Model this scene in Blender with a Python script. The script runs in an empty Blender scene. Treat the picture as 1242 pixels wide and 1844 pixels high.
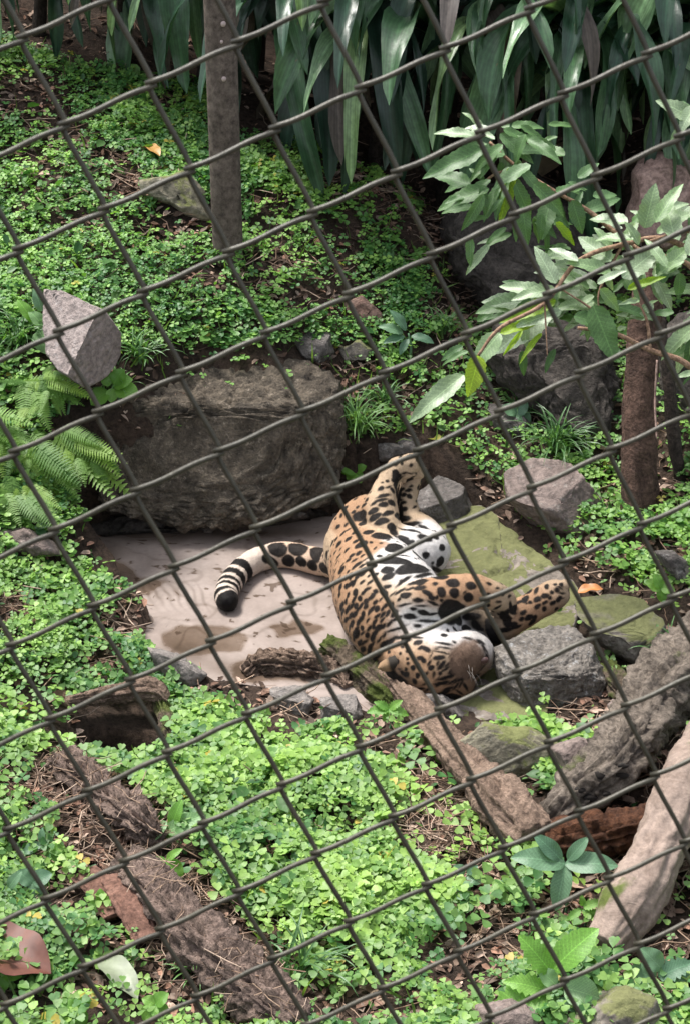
import bpy, math, random
import numpy as np
from mathutils import Vector, Matrix
RNG = np.random.default_rng(7); random.seed(7)
S = bpy.context.scene; C = S.collection
# ------------------------------------------------------------ camera, world, sun, exposure
HC, PITCH, F = 3.86, math.radians(30), 3600.0          # camera height over the slab, tilt, focal length in photo pixels
cam = bpy.data.cameras.new('camera'); camo = bpy.data.objects.new('camera', cam); C.objects.link(camo)
camo.location = (0, 0, HC); camo.rotation_euler = (math.radians(90)-PITCH, 0, 0)
cam.sensor_fit = 'HORIZONTAL'; cam.sensor_width = 36; cam.lens = F/1242*36
cam.clip_start = 0.05; cam.clip_end = 400
cam.dof.use_dof = True; cam.dof.focus_distance = 7.0; cam.dof.aperture_fstop = 58   # the netting is a touch soft
S.camera = camo
SUN_EL, SUN_AZ = math.radians(62), math.radians(-42)    # azimuth from +Y, negative = towards the left
W = bpy.data.worlds.new('World'); S.world = W; W.use_nodes = True
wn = W.node_tree; bg = wn.nodes['Background']
sky = wn.nodes.new('ShaderNodeTexSky'); sky.sky_type = 'NISHITA'; sky.sun_disc = False
sky.sun_elevation = SUN_EL; sky.sun_rotation = SUN_AZ; sky.air_density = 1.0; sky.dust_density = 3.0; sky.ozone_density = 1.0
hs = wn.nodes.new('ShaderNodeHueSaturation'); hs.inputs['Saturation'].default_value = 0.35
wn.links.new(sky.outputs[0], hs.inputs['Color']); wn.links.new(hs.outputs[0], bg.inputs[0]); bg.inputs[1].default_value = 0.14
sl = bpy.data.lights.new('sun', 'SUN'); sl.energy = 2.8; sl.angle = math.radians(14); sl.color = (1, .965, .91)
so = bpy.data.objects.new('sun', sl); C.objects.link(so)
sd = Vector((math.sin(SUN_AZ)*math.cos(SUN_EL), math.cos(SUN_AZ)*math.cos(SUN_EL), math.sin(SUN_EL)))
so.rotation_euler = sd.to_track_quat('Z', 'Y').to_euler()
S.view_settings.view_transform = 'Standard'; S.view_settings.look = 'None'; S.view_settings.gamma = 1
S.view_settings.use_curve_mapping = False; S.view_settings.exposure = 1.2
S.render.engine = 'CYCLES'; S.cycles.max_bounces = 6; S.cycles.diffuse_bounces = 3; S.cycles.transparent_max_bounces = 4

# ------------------------------------------------------------ pixel <-> world
FW = np.array([0, math.cos(PITCH), -math.sin(PITCH)]); UP = np.array([0, math.sin(PITCH), math.cos(PITCH)]); RT = np.array([1., 0, 0])
CP = np.array([0, 0, HC])
def rays(px, py):
    px = np.asarray(px, float); py = np.asarray(py, float)
    return FW + ((px-621)/F)[..., None]*RT - ((py-922)/F)[..., None]*UP
def Pz(px, py, z):                      # the point seen at a pixel, at height z
    d = rays(px, py); t = (z-HC)/d[..., 2]
    return CP + d*t[..., None]
def Pd(px, py, d):                      # ... at depth d along the view axis
    return CP + rays(px, py)*np.asarray(d, float)[..., None]
def proj(p):
    q = np.asarray(p)-CP; w = q@FW
    return np.stack([621+F*(q@RT)/w, 922-F*(q@UP)/w], -1), w

# ------------------------------------------------------------ noise
def _h(ix, iy, iz, s):
    n = (ix*73856093) ^ (iy*19349663) ^ (iz*83492791) ^ (s*2654435)
    n = (n ^ (n >> 13))*1274126177 & 0x7fffffff
    n = (n ^ (n >> 16))*1911520717 & 0x7fffffff
    return (n & 0xffffff)/float(0xffffff)
def vnoise(p, s=0):
    p = np.asarray(p, float); i = np.floor(p).astype(np.int64); f = p-i; f = f*f*(3-2*f)
    r = 0
    for dx in (0, 1):
        for dy in (0, 1):
            for dz in (0, 1):
                w = (f[..., 0] if dx else 1-f[..., 0])*(f[..., 1] if dy else 1-f[..., 1])*(f[..., 2] if dz else 1-f[..., 2])
                r = r + w*_h(i[..., 0]+dx, i[..., 1]+dy, i[..., 2]+dz, s)
    return r*2-1
def fbm(p, o=4, s=0):
    r = 0; a = 1.; t = 0
    for k in range(o):
        r = r + a*vnoise(p*(2.03**k)+k*17.3, s+k); t += a; a *= .5
    return r/t

# ------------------------------------------------------------ mesh helpers
def mk(name, V, Fc, col=None, smooth=True):
    """V (n,3); Fc array (m,3|4) or list of such arrays; col (n,3) point colour"""
    me = bpy.data.meshes.new(name)
    Fs = Fc if isinstance(Fc, list) else [Fc]
    Fs = [np.asarray(f, np.int32) for f in Fs if len(f)]
    V = np.asarray(V, np.float32)
    me.vertices.add(len(V)); me.vertices.foreach_set('co', V.ravel())
    li = np.concatenate([f.ravel() for f in Fs]); sz = np.concatenate([np.full(len(f), f.shape[1]) for f in Fs])
    me.loops.add(len(li)); me.loops.foreach_set('vertex_index', li)
    st = np.concatenate([[0], np.cumsum(sz)[:-1]]).astype(np.int32)
    me.polygons.add(len(sz)); me.polygons.foreach_set('loop_start', st); me.polygons.foreach_set('loop_total', sz.astype(np.int32))
    if smooth: me.polygons.foreach_set('use_smooth', np.ones(len(sz), bool))
    if col is not None:
        a = me.color_attributes.new('tint', 'FLOAT_COLOR', 'POINT')
        a.data.foreach_set('color', np.c_[col, np.ones(len(V))].astype(np.float32).ravel())
    me.update(calc_edges=True); me.validate()
    return me
def ob(name, me, mat=None, parent=None, loc=None, label=None, cat=None, group=None, kind=None):
    if mat is not None and len(me.materials) == 0: me.materials.append(mat)
    o = bpy.data.objects.new(name, me); C.objects.link(o)
    if loc is not None: o.location = loc
    if parent is not None: o.parent = parent
    tag(o, label, cat, group, kind)
    return o
def tag(o, label=None, cat=None, group=None, kind=None):
    if label: o['label'] = label
    if cat: o['category'] = cat
    if group: o['group'] = group
    if kind: o['kind'] = kind
    return o
def local(V):                            # move a mesh so its origin is at its own base
    V = np.asarray(V); c = np.array([(V[:, 0].min()+V[:, 0].max())/2, (V[:, 1].min()+V[:, 1].max())/2, V[:, 2].min()])
    return V-c, c
def grid_faces(n, m, wrap=False):        # n rows, m columns
    i, j = np.meshgrid(np.arange(n-1), np.arange(m if wrap else m-1), indexing='ij')
    a = i*m+j; b = i*m+(j+1) % m
    return np.stack([a, b, b+m, a+m], -1).reshape(-1, 4)
def smooth_path(P, n):
    P = np.asarray(P, float); k = len(P)
    if k == 2:
        t = np.linspace(0, 1, n)[:, None]; return P[0]*(1-t)+P[1]*t
    Q = np.vstack([2*P[0]-P[1], P, 2*P[-1]-P[-2]]); u = np.linspace(0, k-1-1e-9, n); i = u.astype(int); t = (u-i)[:, None]
    a, b, c, d = Q[i], Q[i+1], Q[i+2], Q[i+3]
    return .5*((2*b)+(c-a)*t+(2*a-5*b+4*c-d)*t*t+(3*b-3*c+d-a)*t**3)
def tube(P, R, seg=8, n=None, noise=0, nf=6., seed=0, caps=True, flat=1.0):
    """tapered tube through points P with radii R (interpolated)"""
    P = np.asarray(P, float); R = np.broadcast_to(np.asarray(R, float), (len(P),))
    if n is None: n = len(P)
    if n != len(P):
        PR = smooth_path(np.c_[P, R], n); P = PR[:, :3]; R = np.maximum(PR[:, 3], 1e-4)
    T = np.gradient(P, axis=0); T /= np.linalg.norm(T, axis=1)[:, None]+1e-12
    u = np.cross(T[0], [0, 0, 1.]);
    if np.linalg.norm(u) < .1: u = np.cross(T[0], [0, 1., 0])
    U = []
    for t in T:
        u = u-t*(u@t); u = u/np.linalg.norm(u); U.append(u)
    U = np.array(U); B = np.cross(T, U)
    a = np.linspace(0, 2*math.pi, seg, endpoint=False)
    D = np.cos(a)[None, :, None]*U[:, None]+np.sin(a)[None, :, None]*B[:, None]*flat
    V = P[:, None]+D*R[:, None, None]
    if noise:
        q = V.reshape(-1, 3)
        # stretched along the axis so that it reads as bark ridges
        L = np.cumsum(np.r_[0, np.linalg.norm(np.diff(P, axis=0), axis=1)])
        qq = np.stack(np.broadcast_arrays(np.cos(a)[None]*1.2*nf*.3+seed, np.sin(a)[None]*1.2*nf*.3, L[:, None]*nf*.35), -1)
        dn = fbm(qq, 4, seed)+.5*fbm(V*nf*2.2, 3, seed+3)
        rr_ = 1-np.abs(fbm(np.stack(np.broadcast_arrays(np.cos(a)[None]*2.6+seed, np.sin(a)[None]*2.6, L[:, None]*nf*.45), -1), 3, seed+7))*2.6
        dn = dn-.55*np.clip(rr_, 0, 1)**3
        V = V+D*(R[:, None]*noise*dn)[..., None]
    V = V.reshape(-1, 3); Fq = grid_faces(n, seg, True); Fs = [Fq]
    if caps:
        V = np.vstack([V, P[0], P[-1]]); k = n*seg; j = np.arange(seg); j2 = (j+1) % seg
        Fs.append(np.stack([j2, j, np.full(seg, k)], -1)); Fs.append(np.stack([(n-1)*seg+j, (n-1)*seg+j2, np.full(seg, k+1)], -1))
    return V, Fs
class MB:                                # collects pieces into ONE mesh
    def __init__(s): s.V = []; s.F3 = []; s.F4 = []; s.C = []; s.n = 0
    def add(s, V, Fs, col=None):
        V = np.asarray(V, float)
        for f in (Fs if isinstance(Fs, list) else [Fs]):
            f = np.asarray(f)+s.n; (s.F3 if f.shape[1] == 3 else s.F4).append(f)
        s.V.append(V); s.n += len(V)
        if col is not None: s.C.append(np.broadcast_to(col, (len(V), 3)))
    def mesh(s, name, org=None):
        V = np.vstack(s.V); V = V-org if org is not None else V
        return mk(name, V, ([np.vstack(s.F3)] if s.F3 else [])+([np.vstack(s.F4)] if s.F4 else []), np.vstack(s.C) if s.C else None)

# ------------------------------------------------------------ materials
def newmat(name):
    m = bpy.data.materials.new(name); m.use_nodes = True; nt = m.node_tree
    return m, nt, nt.nodes['Principled BSDF']
def nd(nt, t, **k):
    n = nt.nodes.new(t)
    for a, v in k.items():
        if a in n.inputs.keys() if isinstance(a, str) else False: n.inputs[a].default_value = v
        else: setattr(n, a, v)
    return n
def coords(nt): return nt.nodes.new('ShaderNodeTexCoord').outputs['Object']
def noise_node(nt, co, scale, detail=5, rough=.6, dist=0):
    n = nt.nodes.new('ShaderNodeTexNoise'); n.inputs['Scale'].default_value = scale; n.inputs['Detail'].default_value = detail
    n.inputs['Roughness'].default_value = rough; n.inputs['Distortion'].default_value = dist
    nt.links.new(co, n.inputs['Vector']); return n
def ramp(nt, fac, stops):
    r = nt.nodes.new('ShaderNodeValToRGB'); e = r.color_ramp.elements
    e[0].position = stops[0][0]; e[0].color = (*stops[0][1], 1); e[1].position = stops[-1][0]; e[1].color = (*stops[-1][1], 1)
    for p, c in stops[1:-1]:
        q = e.new(p); q.color = (*c, 1)
    nt.links.new(fac, r.inputs[0]); return r
def mix(nt, fac, a, b, mode='MIX'):
    m = nt.nodes.new('ShaderNodeMix'); m.data_type = 'RGBA'; m.blend_type = mode
    for s, v in ((m.inputs[0], fac), (m.inputs[6], a), (m.inputs[7], b)):
        if hasattr(v, 'links') or hasattr(v, 'is_linked'): nt.links.new(v, s)
        elif isinstance(v, (int, float)): s.default_value = v
        else: s.default_value = (*v, 1)
    return m.outputs[2]
def mth(nt, op, a, b=0., clamp=False):
    m = nt.nodes.new('ShaderNodeMath'); m.operation = op; m.use_clamp = clamp
    for s, v in ((m.inputs[0], a), (m.inputs[1], b)):
        if isinstance(v, (int, float)): s.default_value = v
        else: nt.links.new(v, s)
    return m.outputs[0]
def bump(nt, h, strength, dist, bs):
    b = nt.nodes.new('ShaderNodeBump'); b.inputs['Strength'].default_value = strength; b.inputs['Distance'].default_value = dist
    nt.links.new(h, b.inputs['Height']); nt.links.new(b.outputs[0], bs.inputs['Normal'])
def rock_mat(name, c1, c2, moss=0., moss_c=(.09, .12, .03), scale=9, lichen=.25, rough=.85, bstr=.7):
    m, nt, bs = newmat(name); co = coords(nt)
    n1 = noise_node(nt, co, scale, 8, .65, .4); n2 = noise_node(nt, co, scale*6, 6, .7); n3 = noise_node(nt, co, scale*.6, 5, .6, 1)
    base = ramp(nt, n1.outputs[0], [(.3, c1), (.52, tuple((a+b)/2 for a, b in zip(c1, c2))), (.72, c2)]).outputs[0]
    sp = ramp(nt, n2.outputs[0], [(.35, (.45, .45, .45)), (.6, (1.15, 1.12, 1.1))]).outputs[0]
    c = mix(nt, .8, base, sp, 'MULTIPLY')
    if lichen: c = mix(nt, mth(nt, 'MULTIPLY', ramp(nt, noise_node(nt, co, scale*2.3, 6, .8).outputs[0], [(.56, (0, 0, 0)), (.66, (1, 1, 1))]).outputs[0], lichen), c, tuple(min(.5, x*1.9+.05) for x in c2))
    if moss:
        g = nt.nodes.new('ShaderNodeNewGeometry'); sx = nt.nodes.new('ShaderNodeSeparateXYZ'); nt.links.new(g.outputs['Normal'], sx.inputs[0])
        up = mth(nt, 'ADD', mth(nt, 'MULTIPLY', sx.outputs[2], .45), mth(nt, 'MULTIPLY', n3.outputs[0], 1.3))
        f = ramp(nt, up, [(1.15-moss*.6, (0, 0, 0)), (1.3-moss*.6, (1, 1, 1))]).outputs[0]
        mc = mix(nt, n2.outputs[0], tuple(x*.45 for x in moss_c), tuple(min(1, x*1.5) for x in moss_c))
        c = mix(nt, f, c, mc)
    nt.links.new(c, bs.inputs['Base Color']); bs.inputs['Roughness'].default_value = rough; bs.inputs['Specular IOR Level'].default_value = .3
    h = mth(nt, 'ADD', n1.outputs[0], mth(nt, 'MULTIPLY', n2.outputs[0], .5)); bump(nt, h, bstr, .035, bs)
    return m
def leaf_mat(name, base=None, rough=.45, trans=.35, gain=1., spec=.5, veins=0):
    m, nt, bs = newmat(name); co = coords(nt)
    if base is None:
        at = nt.nodes.new('ShaderNodeAttribute'); at.attribute_name = 'tint'; c = at.outputs['Color']
    else:
        oi = nt.nodes.new('ShaderNodeObjectInfo')
        r = ramp(nt, oi.outputs['Random'], [(0., base[0]), (.5, base[1]), (1., base[2])]); c = r.outputs[0]
    if veins:
        sx = nt.nodes.new('ShaderNodeSeparateXYZ'); nt.links.new(co, sx.inputs[0]); ax_ = mth(nt, 'ABSOLUTE', sx.outputs[0])
        rib = mth(nt, 'SUBTRACT', 1., mth(nt, 'MULTIPLY', ax_, 70.), True)
        if veins == 1: vv = mth(nt, 'SINE', mth(nt, 'MULTIPLY', mth(nt, 'SUBTRACT', sx.outputs[1], mth(nt, 'MULTIPLY', ax_, .9)), 75.))
        else: vv = mth(nt, 'SINE', mth(nt, 'MULTIPLY', sx.outputs[0], 420.))
        vv = mth(nt, 'POWER', mth(nt, 'ADD', mth(nt, 'MULTIPLY', vv, .5), .5), 6. if veins == 1 else 1.5)
        lum = mth(nt, 'ADD', mth(nt, 'MULTIPLY', vv, .22 if veins == 1 else .3), mth(nt, 'MULTIPLY', rib, .55)); lum = mth(nt, 'ADD', lum, .92)
        cb = nt.nodes.new('ShaderNodeCombineXYZ'); [nt.links.new(lum, q) for q in cb.inputs]; c = mix(nt, 1., c, cb.outputs[0], 'MULTIPLY')
        st = noise_node(nt, co, 7, 6, .7); c = mix(nt, ramp(nt, st.outputs[0], [(.66, (0, 0, 0)), (.7, (.75, .75, .75))]).outputs[0], c, (.16, .12, .05))
    n = noise_node(nt, co, 38, 4, .6)
    c = mix(nt, 1., c, ramp(nt, n.outputs[0], [(.3, (.72*gain,)*3), (.7, (1.2*gain,)*3)]).outputs[0], 'MULTIPLY')
    nt.links.new(c, bs.inputs['Base Color']); bs.inputs['Roughness'].default_value = rough; bs.inputs['Specular IOR Level'].default_value = spec
    bump(nt, noise_node(nt, co, 90, 3).outputs[0], .25, .004, bs)
    tr = nt.nodes.new('ShaderNodeBsdfTranslucent'); mx = nt.nodes.new('ShaderNodeMixShader'); mx.inputs[0].default_value = trans
    tc = mix(nt, 1., c, (1.25, 1.35, .55), 'MULTIPLY'); nt.links.new(tc, tr.inputs[0])
    nt.links.new(bs.outputs[0], mx.inputs[1]); nt.links.new(tr.outputs[0], mx.inputs[2]); nt.links.new(mx.outputs[0], nt.nodes['Material Output'].inputs[0])
    return m
def wood_mat(name, c1, c2, scale=10, moss=0., bstr=.8, rough=.9):
    m, nt, bs = newmat(name); co = coords(nt)
    n1 = noise_node(nt, co, scale, 8, .7, 1.2); n2 = noise_node(nt, co, scale*7, 6, .7)
    c = ramp(nt, n1.outputs[0], [(.32, c1), (.68, c2)]).outputs[0]
    c = mix(nt, .85 if rough > .8 else .4, c, ramp(nt, n2.outputs[0], [(.36, (.35, .33, .32)), (.62, (1.2, 1.18, 1.15))]).outputs[0], 'MULTIPLY')
    if moss:
        n3 = noise_node(nt, co, scale*.7, 4, .6)
        f = ramp(nt, n3.outputs[0], [(.75-moss*.4, (0, 0, 0)), (.85-moss*.4, (1, 1, 1))]).outputs[0]
        c = mix(nt, f, c, mix(nt, n2.outputs[0], (.025, .035, .01), (.12, .15, .03)))
    nt.links.new(c, bs.inputs['Base Color']); bs.inputs['Roughness'].default_value = rough; bs.inputs['Specular IOR Level'].default_value = .25
    bump(nt, mth(nt, 'ADD', n1.outputs[0], mth(nt, 'MULTIPLY', n2.outputs[0], .6)), bstr, .03, bs)
    return m
def tint_mat(name, rough=.9, spec=.2, gain=1):
    m, nt, bs = newmat(name); at = nt.nodes.new('ShaderNodeAttribute'); at.attribute_name = 'tint'
    n = noise_node(nt, coords(nt), 60, 4, .7)
    c = mix(nt, 1., at.outputs['Color'], ramp(nt, n.outputs[0], [(.3, (.6*gain,)*3), (.7, (1.25*gain,)*3)]).outputs[0], 'MULTIPLY')
    nt.links.new(c, bs.inputs['Base Color']); bs.inputs['Roughness'].default_value = rough; bs.inputs['Specular IOR Level'].default_value = spec
    return m
M = {}
M['wire'] = newmat('olive_brown_wire')[0]
_nt = M['wire'].node_tree; _bs = _nt.nodes['Principled BSDF']
_n = noise_node(_nt, coords(_nt), 45, 4); _c = ramp(_nt, _n.outputs[0], [(.3, (.034, .03, .0175)), (.7, (.068, .06, .038))])
_nt.links.new(_c.outputs[0], _bs.inputs['Base Color']); _bs.inputs['Roughness'].default_value = .42; _bs.inputs['Specular IOR Level'].default_value = .45
bump(_nt, noise_node(_nt, coords(_nt), 400, 3).outputs[0], .3, .001, _bs)
M['leaf'] = leaf_mat('ground_cover_leaf', rough=.5, trans=.38)
M['litter'] = tint_mat('dead_plant_matter')
M['rock_grey'] = rock_mat('grey_rock', (.07, .062, .057), (.25, .225, .21), lichen=.5, bstr=1.)
M['rock_pink'] = rock_mat('pinkish_rock', (.13, .1, .09), (.3, .24, .215), lichen=.25)
M['rock_rose'] = rock_mat('pale_rose_rock', (.2, .165, .155), (.42, .36, .34), lichen=.25)
M['rock_lumpy'] = rock_mat('lichen_rock', (.13, .115, .1), (.34, .31, .275), lichen=.8, scale=12, bstr=1)
M['rock_rim'] = rock_mat('grey_rim_stone', (.14, .125, .115), (.31, .28, .26), lichen=.3)
M['flatstone'] = rock_mat('patchy_moss_flagstone', (.16, .135, .115), (.32, .28, .24), moss=.26, moss_c=(.15, .155, .065), scale=6, lichen=.3)
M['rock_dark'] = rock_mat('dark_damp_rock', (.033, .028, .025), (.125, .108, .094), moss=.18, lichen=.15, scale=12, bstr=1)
M['boulder'] = rock_mat('crusted_brown_boulder', (.028, .023, .018), (.22, .18, .135), moss=.2, moss_c=(.12, .12, .045), lichen=.5, scale=16, bstr=1.)
M['rock_moss'] = rock_mat('mossy_rock', (.13, .12, .09), (.29, .265, .19), moss=.42, moss_c=(.15, .16, .06), scale=7)
M['rock_halfmoss'] = rock_mat('half_mossy_rock', (.12, .105, .09), (.27, .24, .205), moss=.5, moss_c=(.15, .155, .065), scale=6)
M['log_bark'] = wood_mat('pinkish_brown_bark', (.1, .068, .05), (.36, .26, .2), 14)
M['log_moss'] = wood_mat('mossy_bark', (.05, .04, .028), (.2, .15, .11), 12, moss=.75)
M['log_grey'] = wood_mat('weathered_grey_wood', (.075, .062, .05), (.25, .21, .175), 9, moss=.25)
M['log_red'] = wood_mat('rotten_red_wood', (.035, .015, .009), (.14, .06, .03), 10, moss=.3)
M['log_pale'] = wood_mat('smooth_pale_wood', (.16, .118, .095), (.32, .25, .21), 9, moss=.42, bstr=.35, rough=.8)
M['log_dark'] = wood_mat('rotting_dark_bark', (.05, .036, .03), (.34, .25, .21), 16, moss=.08)
M['bark_slab'] = wood_mat('reddish_bark', (.1, .05, .035), (.23, .13, .1), 9, bstr=.4)
M['trunk'] = wood_mat('red_brown_trunk', (.05, .03, .024), (.18, .11, .085), 12)
M['dark_wood'] = wood_mat('damp_dark_wood', (.02, .016, .013), (.08, .06, .05), 12)
M['stump'] = wood_mat('sawn_pink_wood', (.2, .13, .11), (.42, .3, .26), 6, bstr=.3)
M['post'] = wood_mat('grey_brown_post', (.085, .068, .057), (.185, .15, .128), 5, bstr=.25)
M['brick'] = rock_mat('brick_red_stub', (.12, .07, .055), (.3, .2, .16), lichen=.2, scale=12)
# soil
m, nt, bs = newmat('damp_soil'); co = coords(nt)
n1 = noise_node(nt, co, 3, 6, .6); n2 = noise_node(nt, co, 45, 8, .75)
c = ramp(nt, n1.outputs[0], [(.35, (.035, .026, .02)), (.7, (.095, .068, .052))]).outputs[0]
c = mix(nt, .9, c, ramp(nt, n2.outputs[0], [(.35, (.3, .28, .27)), (.65, (1.5, 1.4, 1.35))]).outputs[0], 'MULTIPLY')
nt.links.new(c, bs.inputs['Base Color']); bs.inputs['Roughness'].default_value = .95; bs.inputs['Specular IOR Level'].default_value = .2
bump(nt, n2.outputs[0], 1, .03, bs); M['soil'] = m
# concrete slab, with a damp and dirty rim
m, nt, bs = newmat('damp_concrete'); co = coords(nt)
n1 = noise_node(nt, co, 2.4, 5, .55, .5); n2 = noise_node(nt, co, 60, 6, .7); n3 = noise_node(nt, co, 9, 6, .6, 1.)
c = ramp(nt, n1.outputs[0], [(.3, (.205, .162, .14)), (.7, (.29, .24, .215))]).outputs[0]
c = mix(nt, .55, c, ramp(nt, n3.outputs[0], [(.3, (.7, .66, .62)), (.6, (1.05, 1.03, 1.02))]).outputs[0], 'MULTIPLY')
c = mix(nt, .35, c, ramp(nt, n2.outputs[0], [(.3, (.7, .7, .7)), (.7, (1.15, 1.15, 1.15))]).outputs[0], 'MULTIPLY')
at = nt.nodes.new('ShaderNodeAttribute'); at.attribute_name = 'tint'; c = mix(nt, 1., c, at.outputs['Color'], 'MULTIPLY')
nt.links.new(c, bs.inputs['Base Color']); bs.inputs['Specular IOR Level'].default_value = .45
nt.links.new(ramp(nt, at.outputs['Fac'], [(.45, (.22,)*3), (.8, (.6,)*3)]).outputs[0], bs.inputs['Roughness'])
bump(nt, mth(nt, 'ADD', n3.outputs[0], mth(nt, 'MULTIPLY', n2.outputs[0], .2)), .12, .01, bs); M['slab'] = m
# wet film
m, nt, bs = newmat('shallow_brown_water'); co = coords(nt)
c = ramp(nt, noise_node(nt, co, 12, 6).outputs[0], [(.3, (.13, .09, .068)), (.7, (.2, .145, .115))]).outputs[0]
nt.links.new(c, bs.inputs['Base Color']); bs.inputs['Roughness'].default_value = .22; bs.inputs['Specular IOR Level'].default_value = .3; M['puddle'] = m

# ------------------------------------------------------------ terrain
TC = """300 1000 -.05;500 1000 -.05;450 1150 -.05;600 1100 -.05;750 1150 -.05;800 1000 -.05;250 1070 -.05;560 1225 -.04;650 960 -.05;700 1220 -.04;880 1150 -.03;330 1180 -.03;420 940 -.05;850 1050 -.03
90 1030 .0;50 1100 .05;150 1110 .0;150 1160 .02;250 1200 -.02;200 1120 -.03;190 1170 .0;20 1250 .18;100 1300 .14;220 1345 -.12;170 1330 -.02;290 1370 -.02;220 1400 .1
350 1300 .03;500 1330 .03;600 1330 .02;450 1280 .0;400 1450 .12;600 1450 .1;250 1550 .2;50 1500 .25;50 1700 .25;300 1800 .2;600 1700 .12;900 1700 .12;1100 1600 .13;1200 1800 .18;700 1330 .05;850 1400 .07
850 1330 .0;930 1240 -.05;900 1180 -.05;960 1160 -.03;1000 1280 .0;1150 1300 .06;1242 1150 .12;1100 1050 .06;950 990 .1;1000 930 .15;1150 940 .1;1230 940 .18;880 900 .12;870 800 .25;960 800 .25;1000 1200 -.03;950 1100 -.03;1000 1100 -.02
700 800 .2;650 850 .08;700 700 .42;650 650 .52;750 600 .5;820 700 .35
400 620 .66;250 640 .64;550 620 .62;130 700 .58;0 700 .62;60 900 .25;0 860 .4;130 860 .3;0 950 .15;620 700 .5
100 550 .75;300 550 .75;500 550 .75;650 550 .66;100 450 .87;300 450 .87;500 450 .85;700 450 .72;300 300 1.03;100 300 1.03;500 300 .98;600 300 .93;200 200 1.15;50 120 1.25;400 200 1.08;650 330 .88;760 400 .62;0 60 1.3
850 520 .3;1000 420 .45;1200 500 .45;1000 600 .25;1200 650 .25;850 640 .28"""
TP = np.array([[float(v) for v in t.split()] for t in TC.replace('\n', ';').split(';')])
TW = Pz(TP[:, 0], TP[:, 1], TP[:, 2])
_ex = np.array([(-3, 4, .3), (-3, 6, .45), (3, 4, .2), (3, 6, .3), (-3, 8, 1.3), (3, 8, 1.1), (0, 3, .2), (-2, 2.5, .3), (2, 2.5, .3), (0, 9.3, 1.0), (1.2, 9, .95), (-1.5, 9.3, 1.4), (2.5, 9.3, 1.3), (-3, 9.5, 1.6), (3, 2, .2), (1.8, 7, .4), (-1.8, 7, .8), (-1.7, 6.2, .5), (-1.4, 5.2, .25), (1.7, 5, .2)])
TX = np.vstack([TW, _ex])
def hbase(x, y):
    x = np.asarray(x, float); y = np.asarray(y, float); sh = x.shape; x = x.ravel(); y = y.ravel()
    num = np.zeros(len(x)); den = np.zeros(len(x))
    for q in TX:
        d2 = (x-q[0])**2+(y-q[1])**2
        s = .17 if abs(q[1]) < 8.7 and abs(q[0]) < 1.65 and q[1] > 3.5 else .7
        w = np.exp(-d2/(2*s*s))+1e-5/(d2+.02); num += w*q[2]; den += w
    h = num/den
    far = np.clip((y-9.2)/1.2, 0, 1); h = h+far*far*(3-2*far)*2.2+np.clip(y-10.4, 0, None)*.12
    side = np.clip((np.abs(x)-3)/3, 0, 1); h = h+side*.8
    return h.reshape(sh)
def in_poly(px, py, poly):
    poly = np.asarray(poly, float); r = np.zeros(np.shape(px), bool); n = len(poly)
    for i in range(n):
        x1, y1 = poly[i]; x2, y2 = poly[(i+1) % n]
        c = ((y1 > py) != (y2 > py)) & (px < (x2-x1)*(py-y1)/(y2-y1+1e-12)+x1); r ^= c
    return r
SLAB = [(110, 985), (150, 955), (300, 945), (450, 945), (600, 925), (760, 900), (880, 960), (960, 1040), (960, 1180), (900, 1260), (800, 1310), (640, 1275), (470, 1240), (380, 1225), (290, 1195), (255, 1160), (270, 1110), (235, 1085), (200, 1045), (150, 1020)]
SLABW = Pz(*np.array(SLAB, float).T, 0)[:, :2]
PIT = Pz(222, 1330, .08)
def hgt(x, y):
    x = np.asarray(x, float); y = np.asarray(y, float)
    h = hbase(x, y); p = np.stack([x, y, 0*x], -1)
    h = h+.03*fbm(p*2.2, 3, 5)+.018*fbm(p*9, 3, 9)
    h = h-.6*np.exp(-(((x-PIT[0])/.13)**2+((y-PIT[1])/.1)**2)**3)
    ins = in_poly(x, y, SLABW)
    return np.where(ins, np.minimum(h, -.03), h)
_hx = np.arange(-2.6, 2.6001, .02); _hy = np.arange(3., 10.0001, .02)
_HG = hgt(*np.meshgrid(_hx, _hy, indexing='ij')); _hfull = hgt
def hgt(x, y):
    x = np.asarray(x, float); y = np.asarray(y, float)
    u = np.clip((x+2.6)/.02, 0, len(_hx)-1.001); v = np.clip((y-3.)/.02, 0, len(_hy)-1.001); i = u.astype(int); j = v.astype(int); u = u-i; v = v-j
    return _HG[i, j]*(1-u)*(1-v)+_HG[i+1, j]*u*(1-v)+_HG[i, j+1]*(1-u)*v+_HG[i+1, j+1]*u*v
def G(px, py):                           # ground point under a pixel
    px = np.atleast_1d(np.asarray(px, float)); py = np.atleast_1d(np.asarray(py, float))
    d = rays(px, py); lo = np.full(len(px), 3.5); hi = np.full(len(px), 14.)
    t = lo.copy(); done = np.zeros(len(px), bool); prev = lo.copy()
    for t0 in np.arange(3.5, 14, .08):
        p = CP+d*t0; below = (p[:, 2] < hgt(p[:, 0], p[:, 1])) & ~done
        lo = np.where(below, t0-.08, lo); hi = np.where(below, t0, hi); done |= below
    for _ in range(12):
        md = (lo+hi)/2; p = CP+d*md[:, None]; b = p[:, 2] < hgt(p[:, 0], p[:, 1]); hi = np.where(b, md, hi); lo = np.where(b, lo, md)
    return CP+d*((lo+hi)/2)[:, None]
def g1(px, py): return G([px], [py])[0]
def axis(c0, c1, st, far):
    a = list(np.arange(c0, c1+1e-6, st)); s = st; l = [a[0]]; r = [a[-1]]
    while r[-1] < far: s *= 1.35; r.append(r[-1]+s); l.append(l[-1]-s)
    return np.array(l[:0:-1]+a+r[1:])
gx = axis(-2.2, 2.2, .028, 90); gy = axis(3.2, 9.4, .028, 90)
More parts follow.
